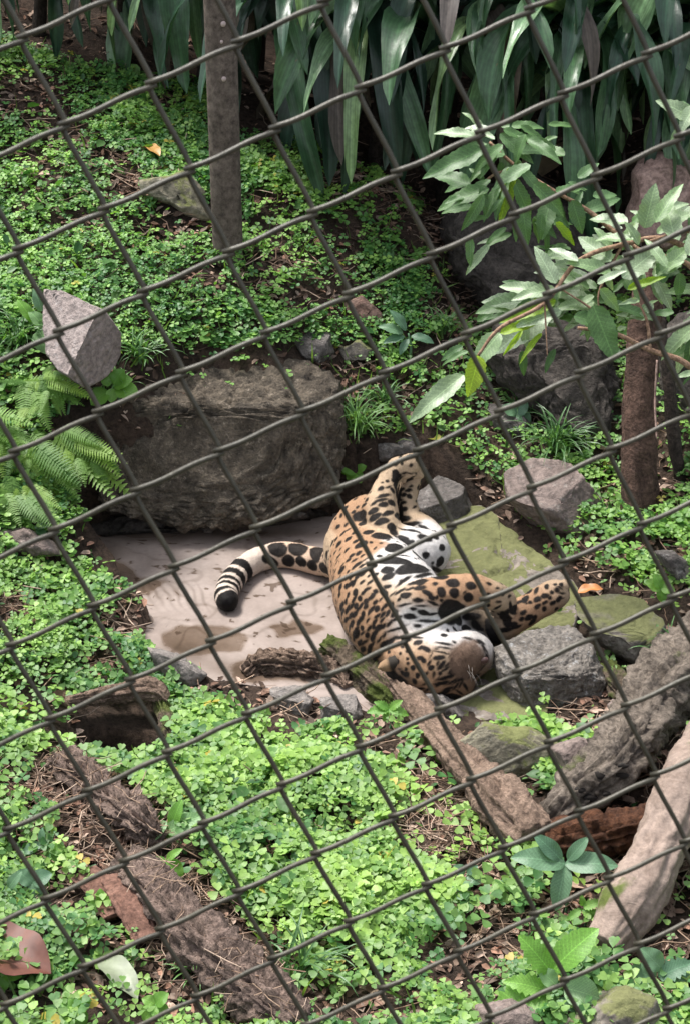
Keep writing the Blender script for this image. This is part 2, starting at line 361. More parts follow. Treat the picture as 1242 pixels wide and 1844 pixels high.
X, Y = np.meshgrid(gx, gy, indexing='ij'); Z = _hfull(X, Y)
gm = mk('ground', np.stack([X, Y, Z], -1).reshape(-1, 3), grid_faces(len(gx), len(gy))[:, ::-1])
ob('ground', gm, M['soil'], kind='structure')

# the resting slab: one concrete sheet with a broken rim
def sheet(outline, z, thick, mat, name, n=70, jit=.006, tint=None, dz=None, **kw):
    Pw = Pz(*np.array(outline, float).T, z); c = Pw.mean(0)
    P2 = smooth_path(np.vstack([Pw, Pw[:1]]), len(Pw)*(16 if n > 300 else 6))[:-1]
    P2[:, :2] += jit*np.stack([fbm(P2*14, 3, 1), fbm(P2*14, 3, 2)], -1)
    rs = np.linspace(0, 1, n//3)[1:]; V = [c]
    for r in rs: V += list(c+(P2-c)*r)
    V = np.array(V); k = len(P2); nr = len(rs)
    if dz is not None: V[:, 2] += dz(V)
    rim = V[1+(nr-1)*k:].copy(); rim[:, 2] -= thick; V = np.vstack([V, rim])
    j = np.arange(k); f3 = np.stack([0*j, 1+j, 1+(j+1) % k], -1); f4 = grid_faces(nr+1, k, True)+1
    col = None
    if tint is not None: col = tint(V)
    L, o = local(V)
    me = mk(name, L, [f3, f4[:, ::-1]], col)
    return ob(name, me, mat, loc=o, **kw)
STAINS = [(560, 1000, 60, 10, .8), (720, 935, 80, 22, .55), (260, 965, 120, 14, .5), (340, 1180, 60, 20, .55), (420, 1210, 80, 20, .6), (450, 955, 200, 9, .55), (180, 1000, 60, 20, .45), (500, 1190, 70, 22, .7)]
WET = [[(165, 1020), (205, 1012), (245, 1030), (300, 1048), (268, 1068), (215, 1066), (180, 1045)], [(290, 1150), (330, 1130), (390, 1131), (446, 1143), (432, 1170), (375, 1182), (325, 1178)],
       [(488, 1126), (530, 1116), (587, 1131), (560, 1144), (510, 1147)], [(415, 1200), (470, 1168), (520, 1172), (560, 1190), (620, 1205), (560, 1235), (420, 1232)]]
def slab_tint(V):
    q, _ = proj(V); q = q+14*np.stack([fbm(V*7, 3, 3), fbm(V*7, 3, 4)], -1); r = np.ones(len(V))
    for cx, cy, rx, ry, a in STAINS:
        d = ((q[:, 0]-cx)/rx)**2+((q[:, 1]-cy)/ry)**2; r = r*(1-(1-a)*np.exp(-d*1.1))
    for k in range(9):                   # old brush rills beside the left rim
        cx = 235+k*16; cy = 1062+k*1.5
        u = (q[:, 0]-cx)*.55+(q[:, 1]-cy)*.83; v = -(q[:, 0]-cx)*.83+(q[:, 1]-cy)*.55
        r = r*(1-.35*np.exp(-(v/2.6)**2-(u/26)**2))
    q2 = q+5*np.stack([fbm(V*24, 3, 13), fbm(V*24, 3, 14)], -1); wet = np.zeros(len(V))
    for pl in WET:
        for k in range(12):
            a = k*2.4; wet += in_poly(q2[:, 0]+math.cos(a)*k*.5, q2[:, 1]+math.sin(a)*k*.4, pl)/12.
    r = r*(1-.48*np.clip(wet, 0, 1)); r *= 1-.5*(fbm(V*38, 2, 21) > .47)*(fbm(V*3, 2, 22) > -.1)
    r *= 1-.3*np.clip(1-np.abs(fbm(V*2.1+4, 4, 31))*45, 0, 1); r *= 1+.16*fbm(V*11, 4, 33)
    g = np.stack([r, r**1.1*(1-.05*wet), r**1.22*(1-.12*wet)], -1)
    # grains of grit
    return g
ob_slab = sheet(SLAB, 0, .12, M['slab'], 'resting_slab', n=420, jit=.03, tint=slab_tint, kind='structure', dz=lambda V: .006*fbm(V*3, 3, 8))
# ------------------------------------------------------------ rocks
def ico(sub):
    import bmesh
    b = bmesh.new(); bmesh.ops.create_icosphere(b, subdivisions=sub, radius=1)
    V = np.array([v.co[:] for v in b.verts]); Fc = np.array([[v.index for v in f.verts] for f in b.faces]); b.free(); return V, Fc
ICO = {k: ico(k) for k in (3, 4, 5, 6)}
def rock(outline, dep, mat, label, z0=None, sub=5, seed=0, ex=.58, amp=.045, facets=11, name='rock', cat='rock', push=.35, tilt=0., fcut=.66, nf=3., planes=()):
    o2 = np.array(outline, float); bi = o2[:, 1].argmax(); c2 = np.array([(o2[:, 0].min()+o2[:, 0].max())/2, (o2[:, 1].min()+o2[:, 1].max())/2])
    if z0 is None: b = g1(c2[0], o2[bi, 1]-4)
    else: b = Pz(c2[0], o2[bi, 1], z0)
    d0 = (b-CP)@FW+dep*push; s = d0/F
    oe = np.roll(o2, -1, 0); o2 = np.concatenate([o2+(oe-o2)*k for k in np.linspace(0, 1, 7)[:-1]])
    ang = np.arctan2(-(o2[:, 1]-c2[1]), o2[:, 0]-c2[0]); rad = np.hypot(*(o2-c2).T)*s
    k = np.argsort(ang); ang = ang[k]; rad = rad[k]
    ang = np.r_[ang[-1]-2*math.pi, ang, ang[0]+2*math.pi]; rad = np.r_[rad[-1], rad, rad[0]]
    V, Fc = ICO[sub]; V = V.copy(); r = np.random.default_rng(seed+11)
    th = np.arctan2(V[:, 1], V[:, 0]); m = np.hypot(V[:, 0], V[:, 1])
    # facet cuts before scaling
    for _ in range(facets):
        n = r.normal(size=3); n /= np.linalg.norm(n)
        if n[2] < -.2: n[2] *= -1
        d = V@n; t = fcut+r.uniform(-.08, .08); V = V-np.clip(d-t, 0, None)[:, None]*n*.92
    mm = np.hypot(V[:, 0], V[:, 1]); R = np.interp(th, ang, rad)
    L = np.stack([np.cos(th)*np.minimum(mm, 1)**ex*R, np.sin(th)*np.minimum(mm, 1)**ex*R, np.sign(V[:, 2])*np.abs(V[:, 2])**.8*dep], -1)
    S3 = np.array([rad.mean(), rad.mean(), dep])
    for nx, ny, nz, t in planes:         # real flat breaks
        n = np.array([nx, ny, nz], float); n /= np.linalg.norm(n); d = (L/S3)@n; L = L-np.clip(d-t, 0, None)[:, None]*n*S3
    sc = max(rad.mean(), dep)
    q = L/sc*nf+seed*3.1; nn = ICO[sub][0]
    rg = 1-np.abs(fbm(q*1.3+5, 3, seed+5))*2; rg2 = 1-np.abs(fbm(q*3.5+9, 3, seed+6))*2
    L = L+nn*(sc*amp*(1.3*fbm(q, 5, seed)+.45*fbm(q*5, 3, seed+2)-.7*np.clip(rg, 0, 1)**6-.45*np.clip(rg2, 0, 1)**5))[:, None]
    cpt = Pd(c2[0], c2[1], d0)
    Wd = cpt+L[:, :1]*RT+L[:, 1:2]*UP-L[:, 2:3]*FW
    Lc, o = local(Wd)
    return ob(name, mk(name, Lc, Fc), mat, loc=o, label=label, cat=cat)
rock([(70, 512), (112, 522), (190, 560), (216, 596), (222, 640), (196, 680), (150, 698), (108, 672), (84, 640), (74, 580)], .17, M['rock_rose'], 'upright pointed rock, half pink and half grey, on the left above the ferns', seed=44, facets=0, amp=.03, ex=.5, push=-1.1, planes=((-.45, .25, .85, .34), (.8, -.35, .5, .42)))
rock([(150, 860), (165, 760), (235, 692), (340, 652), (450, 640), (560, 648), (612, 685), (625, 760), (618, 850), (600, 905), (520, 935), (400, 958), (250, 950), (170, 930)], .3, M['boulder'], 'huge crusted brown boulder rising behind the concrete slab', z0=0, sub=6, seed=4, ex=.3, amp=.06, nf=6, facets=3, fcut=.84, planes=((.05, .85, .5, .62), (-.05, -.12, 1, .66), (.5, -.2, .8, .85)), name='boulder', cat='boulder', push=.15)
rock([(522, 615), (560, 588), (598, 598), (606, 635), (575, 660), (538, 645)], .08, M['rock_grey'], 'small rounded grey rock sitting above the right end of the huge boulder', seed=5, planes=((0.1, .8, .6, .5),))
rock([(598, 628), (650, 610), (682, 628), (664, 652), (612, 658)], .07, M['rock_halfmoss'], 'low greenish grey rock under the reddish stub', seed=6)
rock([(616, 545), (650, 526), (692, 565), (697, 592), (665, 597), (630, 575)], .06, M['brick'], 'short broken stub of reddish wood among the clover above the grey rocks', seed=7, facets=12, fcut=.7, name='wood_stub', cat='wood')
rock([(638, 795), (690, 768), (745, 782), (752, 812), (700, 835), (645, 828)], .08, M['rock_grey'], 'small flat grey rock just behind the raised hind paws', seed=8, planes=((0, .8, .6, .4),))
rock([(742, 875), (785, 848), (838, 878), (858, 918), (852, 960), (822, 978), (778, 960), (745, 930)], .13, M['rock_grey'], 'rounded grey rock the raised hind feet lean against', z0=0, seed=9, facets=5, amp=.035, planes=((-.2, .8, .6, .55), (.2, -.2, .95, .62)))
rock([(905, 850), (955, 820), (1022, 830), (1062, 870), (1114, 932), (1100, 967), (1050, 977), (985, 965), (940, 930), (908, 895)], .13, M['rock_pink'], 'large tilted pinkish grey rock in front of the tree trunk', seed=10, facets=4, fcut=.7, planes=((-.1, .75, .65, .45), (.6, .1, .8, .5)))
rock([(878, 722), (930, 728), (962, 765), (945, 795), (890, 775)], .06, M['rock_grey'], 'flat grey rock beside the big grass tuft', seed=11, planes=((0, .8, .6, .4),))
rock([(1035, 1075), (1100, 1055), (1170, 1072), (1206, 1110), (1212, 1190), (1150, 1215), (1080, 1165), (1048, 1120)], .1, M['rock_halfmoss'], 'wide flat greenish rock at the right with an orange leaf on its far edge', seed=12, ex=.45, planes=((0, .85, .5, .3),))
rock([(885, 1170), (955, 1135), (1030, 1125), (1062, 1150), (1082, 1190), (1104, 1230), (1078, 1272), (1012, 1302), (960, 1298), (915, 1260), (890, 1215)], .14, M['rock_lumpy'], 'lumpy lichen spotted grey rock right of the cat\'s head', z0=0, sub=6, seed=13, amp=.06, facets=5, nf=4, planes=((0, .75, .65, .42), (.1, -.5, .85, .6)))
def slabstone(pts, z, th, mat, label, tx, ty, sd):
    Pw = Pz(*np.array(pts, float).T, z); c = Pw.mean(0)
    dz = lambda V: tx*(V[:, 0]-c[0])+ty*(V[:, 1]-c[1])+.02*fbm(V*6, 4, sd)+.007*fbm(V*26, 3, sd)-.02*np.clip(1-np.abs(fbm(V*3.2, 3, sd+4))*9, 0, 1)**2-.035*np.clip((np.hypot(V[:, 0]-c[0], V[:, 1]-c[1])/.3-.55), 0, 1)**2
    return sheet(pts, z, th, mat, 'rock', n=120, jit=.022, label=label, cat='rock', dz=dz)
slabstone([(735, 980), (790, 945), (850, 928), (885, 940), (915, 972), (960, 1000), (990, 1022), (1030, 1048), (1042, 1090), (1015, 1135), (960, 1155), (930, 1190), (860, 1160), (780, 1090)], .06, .16, M['flatstone'], 'broad flat stone, pinkish by the belly and yellow-green with moss under the outstretched paw', .1, .17, 15)
slabstone([(838, 1240), (870, 1160), (930, 1130), (985, 1150), (990, 1215), (970, 1300), (905, 1345), (845, 1330), (805, 1290)], .055, .16, M['flatstone'], 'mossy slab stone just in front of the cat\'s muzzle', .1, .12, 16)
rock([(800, 1330), (870, 1300), (960, 1305), (1012, 1340), (1005, 1395), (940, 1420), (850, 1400)], .07, M['rock_moss'], 'low green moss covered rock below the lumpy grey rock', seed=17)
rock([(985, 1345), (1045, 1328), (1105, 1350), (1085, 1400), (1010, 1412)], .06, M['rock_pink'], 'flat pinkish rock between the mossy rock and the gnarled log', seed=18)
rock([(1178, 992), (1212, 985), (1250, 1020), (1262, 1062), (1215, 1055)], .07, M['rock_grey'], 'grey rock cut by the right edge of the picture, above the wide flat rock', seed=19)
rock([(-20, 945), (40, 945), (95, 975), (118, 1002), (60, 1008), (-10, 985)], .07, M['rock_pink'], 'pale flat stone at the left edge beneath the ferns', seed=20)
rock([(485, 1240), (545, 1232), (572, 1262), (560, 1296), (505, 1292)], .05, M['rock_rim'], 'squared grey rim stone below the left part of the peeling bark', seed=21, planes=((0, .8, .6, .4), (-.3, -.3, .9, .5)), facets=12, fcut=.7, z0=0)
rock([(568, 1252), (640, 1250), (662, 1290), (640, 1312), (580, 1305)], .05, M['rock_rim'], 'squared grey rim stone beside the mossy log end', seed=22, planes=((0, .8, .6, .4), (-.3, -.3, .9, .5)), facets=12, fcut=.7, z0=0)
rock([(730, 1250), (775, 1240), (822, 1262), (850, 1300), (800, 1312), (748, 1285)], .05, M['rock_rim'], 'small grey stone between the cat\'s crown and the long log', seed=23, z0=0)
rock([(1010, 1850), (1058, 1792), (1130, 1778), (1182, 1800), (1205, 1860), (1100, 1900), (1010, 1890)], .1, M['rock_halfmoss'], 'pale stone with yellow moss at the bottom edge, right of the lobed plant', seed=24)
rock([(835, 1850), (850, 1812), (920, 1800), (985, 1830), (990, 1870), (900, 1890)], .05, M['rock_pink'], 'flat brownish stone at the bottom edge under the lobed plant', seed=25)
rock([(244, 322), (278, 310), (330, 302), (368, 340), (382, 400), (335, 392), (290, 362), (255, 350)], .08, M['rock_moss'], 'dark green mossy stone on the hillside left of the post', seed=26)
rock([(775, 420), (800, 370), (870, 310), (950, 285), (1005, 325), (1065, 375), (1105, 470), (1085, 560), (985, 600), (870, 590), (800, 520)], .25, M['rock_dark'], 'big dark boulder under the bush, pink at its top', z0=.36, sub=6, seed=27, amp=.08, name='boulder', cat='boulder', push=.1)
rock([(850, 620), (890, 560), (1000, 545), (1110, 550), (1145, 690), (1120, 830), (1050, 840), (960, 760), (890, 690)], .22, M['rock_dark'], 'dark damp boulder left of the reddish tree trunk', z0=.16, sub=6, seed=28, amp=.08, name='boulder', cat='boulder', push=.2)
rock([(1170, 600), (1230, 560), (1300, 600), (1300, 850), (1225, 880), (1170, 800)], .2, M['rock_dark'], 'dark damp boulder right of the reddish tree trunk at the picture edge', z0=.15, sub=5, seed=29, amp=.08, name='boulder', cat='boulder', push=.9)
rock([(90, 1000), (140, 975), (200, 985), (195, 1010), (140, 1022)], .05, M['rock_dark'], 'black wet stone in the left corner of the slab', z0=0, seed=30)
rock([(265, 1165), (320, 1175), (375, 1215), (350, 1245), (290, 1225)], .04, M['rock_rim'], 'pale grey rim stone half under the clover at the slab\'s near left corner', z0=0, seed=31)
rock([(1090, 1268), (1104, 1258), (1120, 1272), (1112, 1290), (1095, 1288)], .015, M['rock_pink'], 'tiny pink pebble between the lumpy rock and the gnarled log', seed=32, sub=4)
# brown sole beneath the boulder foot
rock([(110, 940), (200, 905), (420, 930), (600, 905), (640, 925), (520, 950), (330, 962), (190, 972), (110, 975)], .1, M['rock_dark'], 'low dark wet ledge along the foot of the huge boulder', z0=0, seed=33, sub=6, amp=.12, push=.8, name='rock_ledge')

# ------------------------------------------------------------ logs, trunks, post
def pathw(pts):                          # (px, py, height above the ground) or explicit z with 'z'
    out = []
    for p in pts:
        if len(p) == 4: out.append(Pz(p[0], p[1], p[2]))
        else:
            g = g1(p[0], p[1]); z = g[2]+p[2]; out.append(Pz(p[0], p[1], z))
    return np.array(out)
def log(name, pts, rpx, mat, label, cat='log', n=60, seg=56, noise=.22, nf=14, seed=0, flat=1., parent=None):
    P = pathw(pts); d = (P-CP)@FW; R = np.asarray(rpx, float)*d/F
    V, Fs = tube(P, R*(1+.1*np.sin(np.arange(len(R))*2.3+seed)), seg, n*2, noise*1.5, nf*1.3, seed, flat=flat); L, o = local(V)
    if parent is not None: o = o-np.array(parent.location)
    return ob(name, mk(name, L, Fs), mat, loc=o, label=label, cat=cat, parent=parent)
log('fallen_log', [(690, 1200, .1), (760, 1290, .12), (850, 1390, .1), (905, 1450, .09), (965, 1515, .06)], [15, 27, 38, 42, 45], M['log_bark'], 'long pinkish bark log running from the cat\'s ear down to the gnarled log', seed=1)
log('log', [(588, 1165, .07), (640, 1200, .07), (700, 1245, .06), (735, 1275, .05)], [22, 30, 34, 22], M['log_moss'], 'short log covered in dark green moss beside the cat\'s ear', seed=2, noise=.35)
log('driftwood', [(440, 1215, .03), (470, 1195, .05), (540, 1200, .05), (600, 1215, .04), (625, 1240, .03)], [14, 20, 20, 22, 12], M['log_bark'], 'peeling ridged piece of brown bark on the slab\'s near edge', seed=3, noise=.7, nf=22)
log('driftwood', [(480, 1172, .07), (540, 1185, .075), (610, 1192, .07)], [5, 12, 8], M['log_bark'], 'thin curled bark strip on top of the peeling brown bark', seed=4, noise=.7, nf=22)
log('gnarled_log', [(1290, 1150, .12), (1225, 1215, .12), (1160, 1285, .12), (1110, 1370, .12), (1040, 1430, .07), (975, 1495, .02)], [62, 58, 60, 56, 40, 24], M['log_grey'], 'thick weathered grey log with knot holes curving down from the right edge', seed=5, noise=.3, n=90)
m, nt, bs = newmat('hollow_dark_wood'); bs.inputs['Base Color'].default_value = (.012, .009, .007, 1); bs.inputs['Roughness'].default_value = 1; M['hollow'] = m
GL = [o for o in C.objects if o.name == 'gnarled_log'][0]; GLV = np.array([v.co[:] for v in GL.data.vertices])+np.array(GL.location); GQ, GW = proj(GLV)
for (x, y, r) in ((1082, 1395, 9), (1118, 1378, 6), (1120, 1396, 7), (1045, 1422, 8), (1150, 1330, 5), (1065, 1440, 8), (1095, 1432, 6)):
    k = np.argmin(np.hypot(GQ[:, 0]-x, GQ[:, 1]-y)+(GW-GW.min())*60); c = GLV[k]; vv = ICO[3][0]*[1, 1, .7]*r*1.15*.0018*(1+.3*fbm(ICO[3][0]*1.7+x, 2, 3))[:, None]; vv = vv*[1.25, .6, 1]
    ob('knot_hole', mk('knot_hole', vv+c+FW*.004-np.array(GL.location), ICO[3][1]), M['hollow'], parent=GL)
log('rotten_log', [(985, 1520, .04), (1080, 1505, .06), (1160, 1485, .06), (1230, 1470, .05)], [36, 42, 42, 40], M['log_red'], 'rotten red-brown log with orange moss lying under the gnarled log', seed=6, noise=.3)
log('pale_log', [(1290, 1340, .16), (1235, 1420, .16), (1185, 1530, .13), (1140, 1620, .1), (1085, 1705, .05)], [56, 54, 53, 48, 36], M['log_pale'], 'smooth pale curved log in the lower right corner', seed=7, noise=.13, nf=9)
log('fallen_log', [(225, 1560, .06), (300, 1630, .08), (400, 1730, .08), (470, 1790, .07), (540, 1850, .06)], [36, 50, 54, 50, 40], M['log_dark'], 'rotting dark bark log littered with twigs in the lower left', seed=8, noise=.35, nf=18)
log('fallen_log', [(110, 1375, .08), (185, 1430, .1), (250, 1480, .09), (296, 1512, .05)], [30, 38, 34, 16], M['log_dark'], 'broken grey bark chunk above the rotting log, left', seed=9, noise=.5, nf=18)
log('branch', [(120, 1265, .06), (200, 1252, .08), (270, 1243, .08), (300, 1262, .06)], [12, 18, 20, 14], M['log_bark'], 'short brown stick bridging the dark hole in the left bank', seed=10, noise=.4)
log('branch', [(285, 1255, .06), (300, 1300, .04), (325, 1365, .02)], [14, 16, 12], M['log_moss'], 'mossy stick running down the right side of the dark hole', seed=11, noise=.4)
log('tree_branch', [(1095, 1200, .06), (1120, 1240, .05), (1150, 1260, .05)], [16, 20, 14], M['log_moss'], 'dark mossy lump of wood behind the pebble and lumpy rock', seed=12, noise=.4)
for i, (pts, r, lb) in enumerate((
        ([(150, 1572, .05), (180, 1600, .06), (205, 1650, .05)], [24, 30, 20], 'curled purple-brown bark slab left of the rotting log'),
        ([(205, 1578, .07), (235, 1630, .08), (262, 1690, .06)], [24, 34, 24], 'flat reddish bark slab lying against the rotting log'))):
    log('bark_slab', pts, r, M['bark_slab'], lb, cat='bark', noise=.15, seed=20+i, flat=.25)
# tree trunk at the right (thing > trunk) and its hanging root
b = g1(1158, 925)
tt = ob('tree', None, loc=b, label='reddish brown tree trunk standing between two dark boulders on the right', cat='tree')
dT = (b-CP)@FW
Pt = np.array([b-[0, 0, .1], Pd(1150, 800, dT-.02), Pd(1152, 700, dT-.04), Pd(1158, 600, dT-.06), Pd(1166, 530, dT-.07), Pd(1172, 470, dT-.08)])
V, Fs = tube(Pt, np.array([38, 31, 30, 30, 29, 24])*dT/F, 24, 110, .16, 12, 31)
for i in range(0):
    pass
ob('trunk', mk('trunk', V-b, Fs), M['trunk'], parent=tt)
V, Fs = tube(np.array([Pd(1190, 500, dT+.1), Pd(1192, 600, dT+.08), Pd(1205, 700, dT+.06), Pd(1215, 800, dT+.08), Pd(1232, 900, dT+.1)]), np.array([7, 10, 11, 12, 10])*dT/F, 10, 50, .3, 12, 32)
ob('root', mk('root', V-b, Fs), M['dark_wood'], parent=tt)
V, Fs = tube(np.array([Pd(1183, 648, dT-.15), Pd(1179, 720, dT-.13), Pd(1182, 790, dT-.14)]), np.array([2, 2, 1.5])*dT/F, 6, 30, .3, 12, 33)
ob('vine', mk('vine', V-b, Fs), M['stump'], parent=tt)
# post
b = g1(411, 462); dP = (b-CP)@FW; s = dP/F
po = ob('post', None, loc=b, label='round grey-brown post standing on the hillside at the upper left', cat='post')
P0 = b-[0, 0, .15]; P1 = b+[-.005, 0, 2.6]
V, Fs = tube(np.array([P0, P1]), [27.5*s, 27*s], 28, 90, .025, 5, 40)
ob('shaft', mk('shaft', V-b, Fs), M['post'], parent=po)
m, nt, bs = newmat('pale_bolt'); bs.inputs['Base Color'].default_value = (.42, .33, .3, 1); bs.inputs['Roughness'].default_value = .5; M['bolt'] = m
for px, py, r in ((402, 43, 5), (403, 142, 4.5), (399, 75, 3)):
    q = Pd(px, py, 1.); dirn = (q-CP); # meet the shaft's front
    t = (b[1]-30*s*1.0-CP[1])/dirn[1]; c = CP+dirn*t
    V, Fs = tube(np.array([c+[0, .02, 0], c+[0, -.004, 0]]), [r*s, r*s*.8], 12)
    ob('bolt', mk('bolt', V-b, Fs), M['bolt'], parent=po)
# sawn stump, top right
rock([(1112, 430), (1128, 300), (1178, 256), (1262, 268), (1275, 440), (1190, 470)], .12, M['stump'], 'pinkish sawn stump behind the silvery leaves in the upper right', z0=.62, seed=41, facets=14, fcut=.68, name='stump', cat='stump', amp=.03, push=-1.5)

# ------------------------------------------------------------ vegetation
def rotm(yaw, tx, ty):                   # vectorised rotations: yaw about z, then tilt
    c, s = np.cos(yaw), np.sin(yaw); z = np.zeros_like(c); o = np.ones_like(c)
    Rz = np.stack([np.stack([c, -s, z], -1), np.stack([s, c, z], -1), np.stack([z, z, o], -1)], -2)
    c, s = np.cos(tx), np.sin(tx); Rx = np.stack([np.stack([o, z, z], -1), np.stack([z, c, -s], -1), np.stack([z, s, c], -1)], -2)
    c, s = np.cos(ty), np.sin(ty); Ry = np.stack([np.stack([c, z, s], -1), np.stack([z, o, z], -1), np.stack([-s, z, c], -1)], -2)
    return Rx@Ry@Rz
def spread(T, Fc, pos, sc, R, col):
    n = len(pos); V = np.einsum('nij,kj->nki', R, T)*sc[:, None, None]+pos[:, None]
    Fa = (np.asarray(Fc)[None]+(np.arange(n)*len(T))[:, None, None]).reshape(-1, np.asarray(Fc).shape[1])
    return V.reshape(-1, 3), Fa, np.repeat(col, len(T), 0)
def blob(q, L):
    r = np.zeros(len(q))
    for cx, cy, rx, ry in L:
        r = np.maximum(r, np.exp(-(((q[:, 0]-cx)/rx)**2+((q[:, 1]-cy)/ry)**2)**1.5*.9))
    return r
BARE = [(60, 300, 40, 20), (150, 410, 50, 18), (500, 480, 60, 22), (620, 430, 50, 22), (480, 370, 40, 20), (40, 185, 85, 55), (230, 345, 55, 45), (340, 400, 80, 40), (560, 545, 100, 32), (370, 505, 50, 22), (470, 520, 50, 22), (300, 420, 60, 30), (130, 255, 40, 25), (200, 290, 60, 20),
        (20, 1110, 60, 45), (195, 1195, 55, 40), (215, 1335, 95, 60), (90, 1430, 150, 70), (200, 1530, 140, 100), (300, 1640, 150, 110), (430, 1760, 150, 90), (120, 1640, 90, 50), (330, 1780, 110, 60), (170, 1780, 60, 40),
        (790, 1500, 110, 80), (840, 1430, 90, 80), (860, 1590, 90, 90), (700, 1360, 50, 40), (900, 1700, 100, 80), (760, 1410, 80, 50), (1000, 1640, 80, 60), (1150, 1570, 110, 70), (1180, 1760, 120, 90), (640, 1830, 150, 35), (1020, 1540, 90, 60), (480, 1560, 28, 20), (840, 1770, 80, 70),
        (1160, 890, 90, 60), (1060, 1015, 50, 25), (880, 900, 30, 40), (1180, 1400, 80, 80), (1050, 1300, 90, 50), (1000, 750, 90, 60), (1150, 1000, 120, 20), (720, 730, 50, 40), (640, 700, 60, 60), (950, 1100, 160, 90), (870, 1250, 80, 80), (560, 1245, 160, 50), (230, 1130, 60, 50), (820, 560, 60, 60), (770, 420, 70, 60), (620, 330, 60, 30), (700, 360, 50, 35), (300, 190, 30, 20), (720, 850, 60, 50)]
HOLE = [(140, 1262), (290, 1255), (315, 1380), (250, 1385), (150, 1340)]
EXCL = [HOLE, [(130, 960), (240, 960), (268, 1060), (255, 1095), (200, 1050), (130, 1005)], [(790, 960), (1000, 1000), (1060, 1040), (1250, 1070), (1250, 1300), (1120, 1350), (980, 1330), (860, 1330), (790, 1330)], [(640, 1190), (740, 1190), (1010, 1460), (1000, 1560), (880, 1530), (740, 1350)],
        [(360, 1190), (700, 1220), (730, 1330), (480, 1330), (360, 1260), (300, 1250)], [(100, 1360), (300, 1480), (310, 1530), (590, 1810), (540, 1880), (330, 1790), (180, 1650), (90, 1470)],
        [(960, 1500), (1090, 1380), (1242, 1260), (1260, 1730), (1050, 1750), (1010, 1600)], [(70, 640), (220, 660), (230, 720), (120, 730)], [(130, 640), (640, 640), (650, 700), (150, 800)]]
FLG = [(735, 975), (850, 925), (1045, 1040), (1100, 1200), (980, 1310), (900, 1350), (800, 1300)]
def cover(p):
    q, w = proj(p); x, y = p[:, 0], p[:, 1]
    d = np.ones(len(p)); d *= 1-blob(q, BARE)
    SW = SLABW.mean(0); d *= ~in_poly(x, y, SW+(SLABW-SW)*1.06)
    inside = (w > 0) & (q[:, 0] > -60) & (q[:, 0] < 1302) & (q[:, 1] > -60) & (q[:, 1] < 1904)
    top = np.interp(q[:, 0], [0, 150, 370, 430, 560, 700, 800, 1300], [70, 120, 160, 250, 270, 330, 400, 480])
    d = np.where(inside & (q[:, 1] < top), 0, d)
    d = np.where(inside & (q[:, 0] > 760) & (q[:, 1] < 840), d*.35, d)
    for e in EXCL: d = np.where(in_poly(q[:, 0], q[:, 1], e), d*.03, d)
    pn = fbm(np.c_[x, y, 0*x]*3.5, 3, 20)
    d = np.where(inside, d*np.clip(1.2+2.2*pn, .12, 1), np.clip(.5+1.5*pn, .05, .8))
    return d, q
def sample(n, y0=3.3, y1=9.0, xw=2.1):
    y = RNG.uniform(y0, y1, n); x = RNG.uniform(-xw, xw, n); return np.stack([x, y, hgt(x, y)], -1)
# trefoil: three notched leaflets, folded along the middle
def trefoil():
    V = []; Fq = []
    for k in range(3):
        a = k*2*math.pi/3; c, s = math.cos(a), math.sin(a)
        L = [(0, .04, 0), (.36, .42, .07), (.5, .78, .03), (.2, 1.0, -.04), (0, .9, -.07), (-.2, 1.0, -.04), (-.5, .78, .03), (-.36, .42, .07)]
        b = len(V)
        for x, y, z in L: V.append((x*c-y*s, x*s+y*c, z))
        Fq += [(b, b+1, b+2, b+4), (b, b+4, b+6, b+7), (b+2, b+3, b+4, b+4), (b+4, b+5, b+6, b+6)]
    q = [f for f in Fq if len(set(f)) == 4]; t = [f[:3] for f in Fq if len(set(f)) == 3]
    return np.array(V), q+[ ], t
TV, TQ, TT = trefoil()
TALL = np.array([(a, b, c) for a, b, c, d in TQ]+[(a, c, d) for a, b, c, d in TQ]+TT)
def greens(n, pn, lo=(.05, .16, .04), hi=(.235, .43, .085)):
    t = np.clip(RNG.normal(.47, .28, n)+.7*pn, 0, 1)[:, None]
    c = np.array(lo)*(1-t)+np.array(hi)*t
    yl = RNG.random(n) < .007; c[yl] = (.36, .34, .06); return c
p = sample(118000); d, q = cover(p); p = p[RNG.random(len(p)) < d*1.]; q = proj(p)[0]
n = len(p); pn = fbm(p*[4, 4, 0], 3, 31); lump = np.clip(.5+fbm(p*[7, 7, 0], 3, 33)*1.3, 0, 1)
near = np.clip((8.2-p[:, 1])/3.6, 0, 1)
p = p+np.c_[np.zeros((n, 2)), .012+.045*lump*(.5+.9*near)+RNG.uniform(0, .03, n)]
sc = (.0168+.0072*near)*RNG.uniform(.45, 1.3, n)*(1+.45*fbm(p*[2.6, 2.6, 0]+9, 3, 51))
V, Fa, col = spread(TV, TALL, p, sc, rotm(RNG.uniform(0, 6.3, n), RNG.normal(.12, .3, n), RNG.normal(0, .3, n)), greens(n, pn)*(1+np.clip(near-.35, 0, 1)[:, None]*[.4, .12, .3])*(1+.9*np.clip(.45-near, 0, 1)[:, None]*[1, .75, .8]))
ob('ground_clover', mk('ground_clover', V, Fa, col), M['leaf'], kind='stuff')
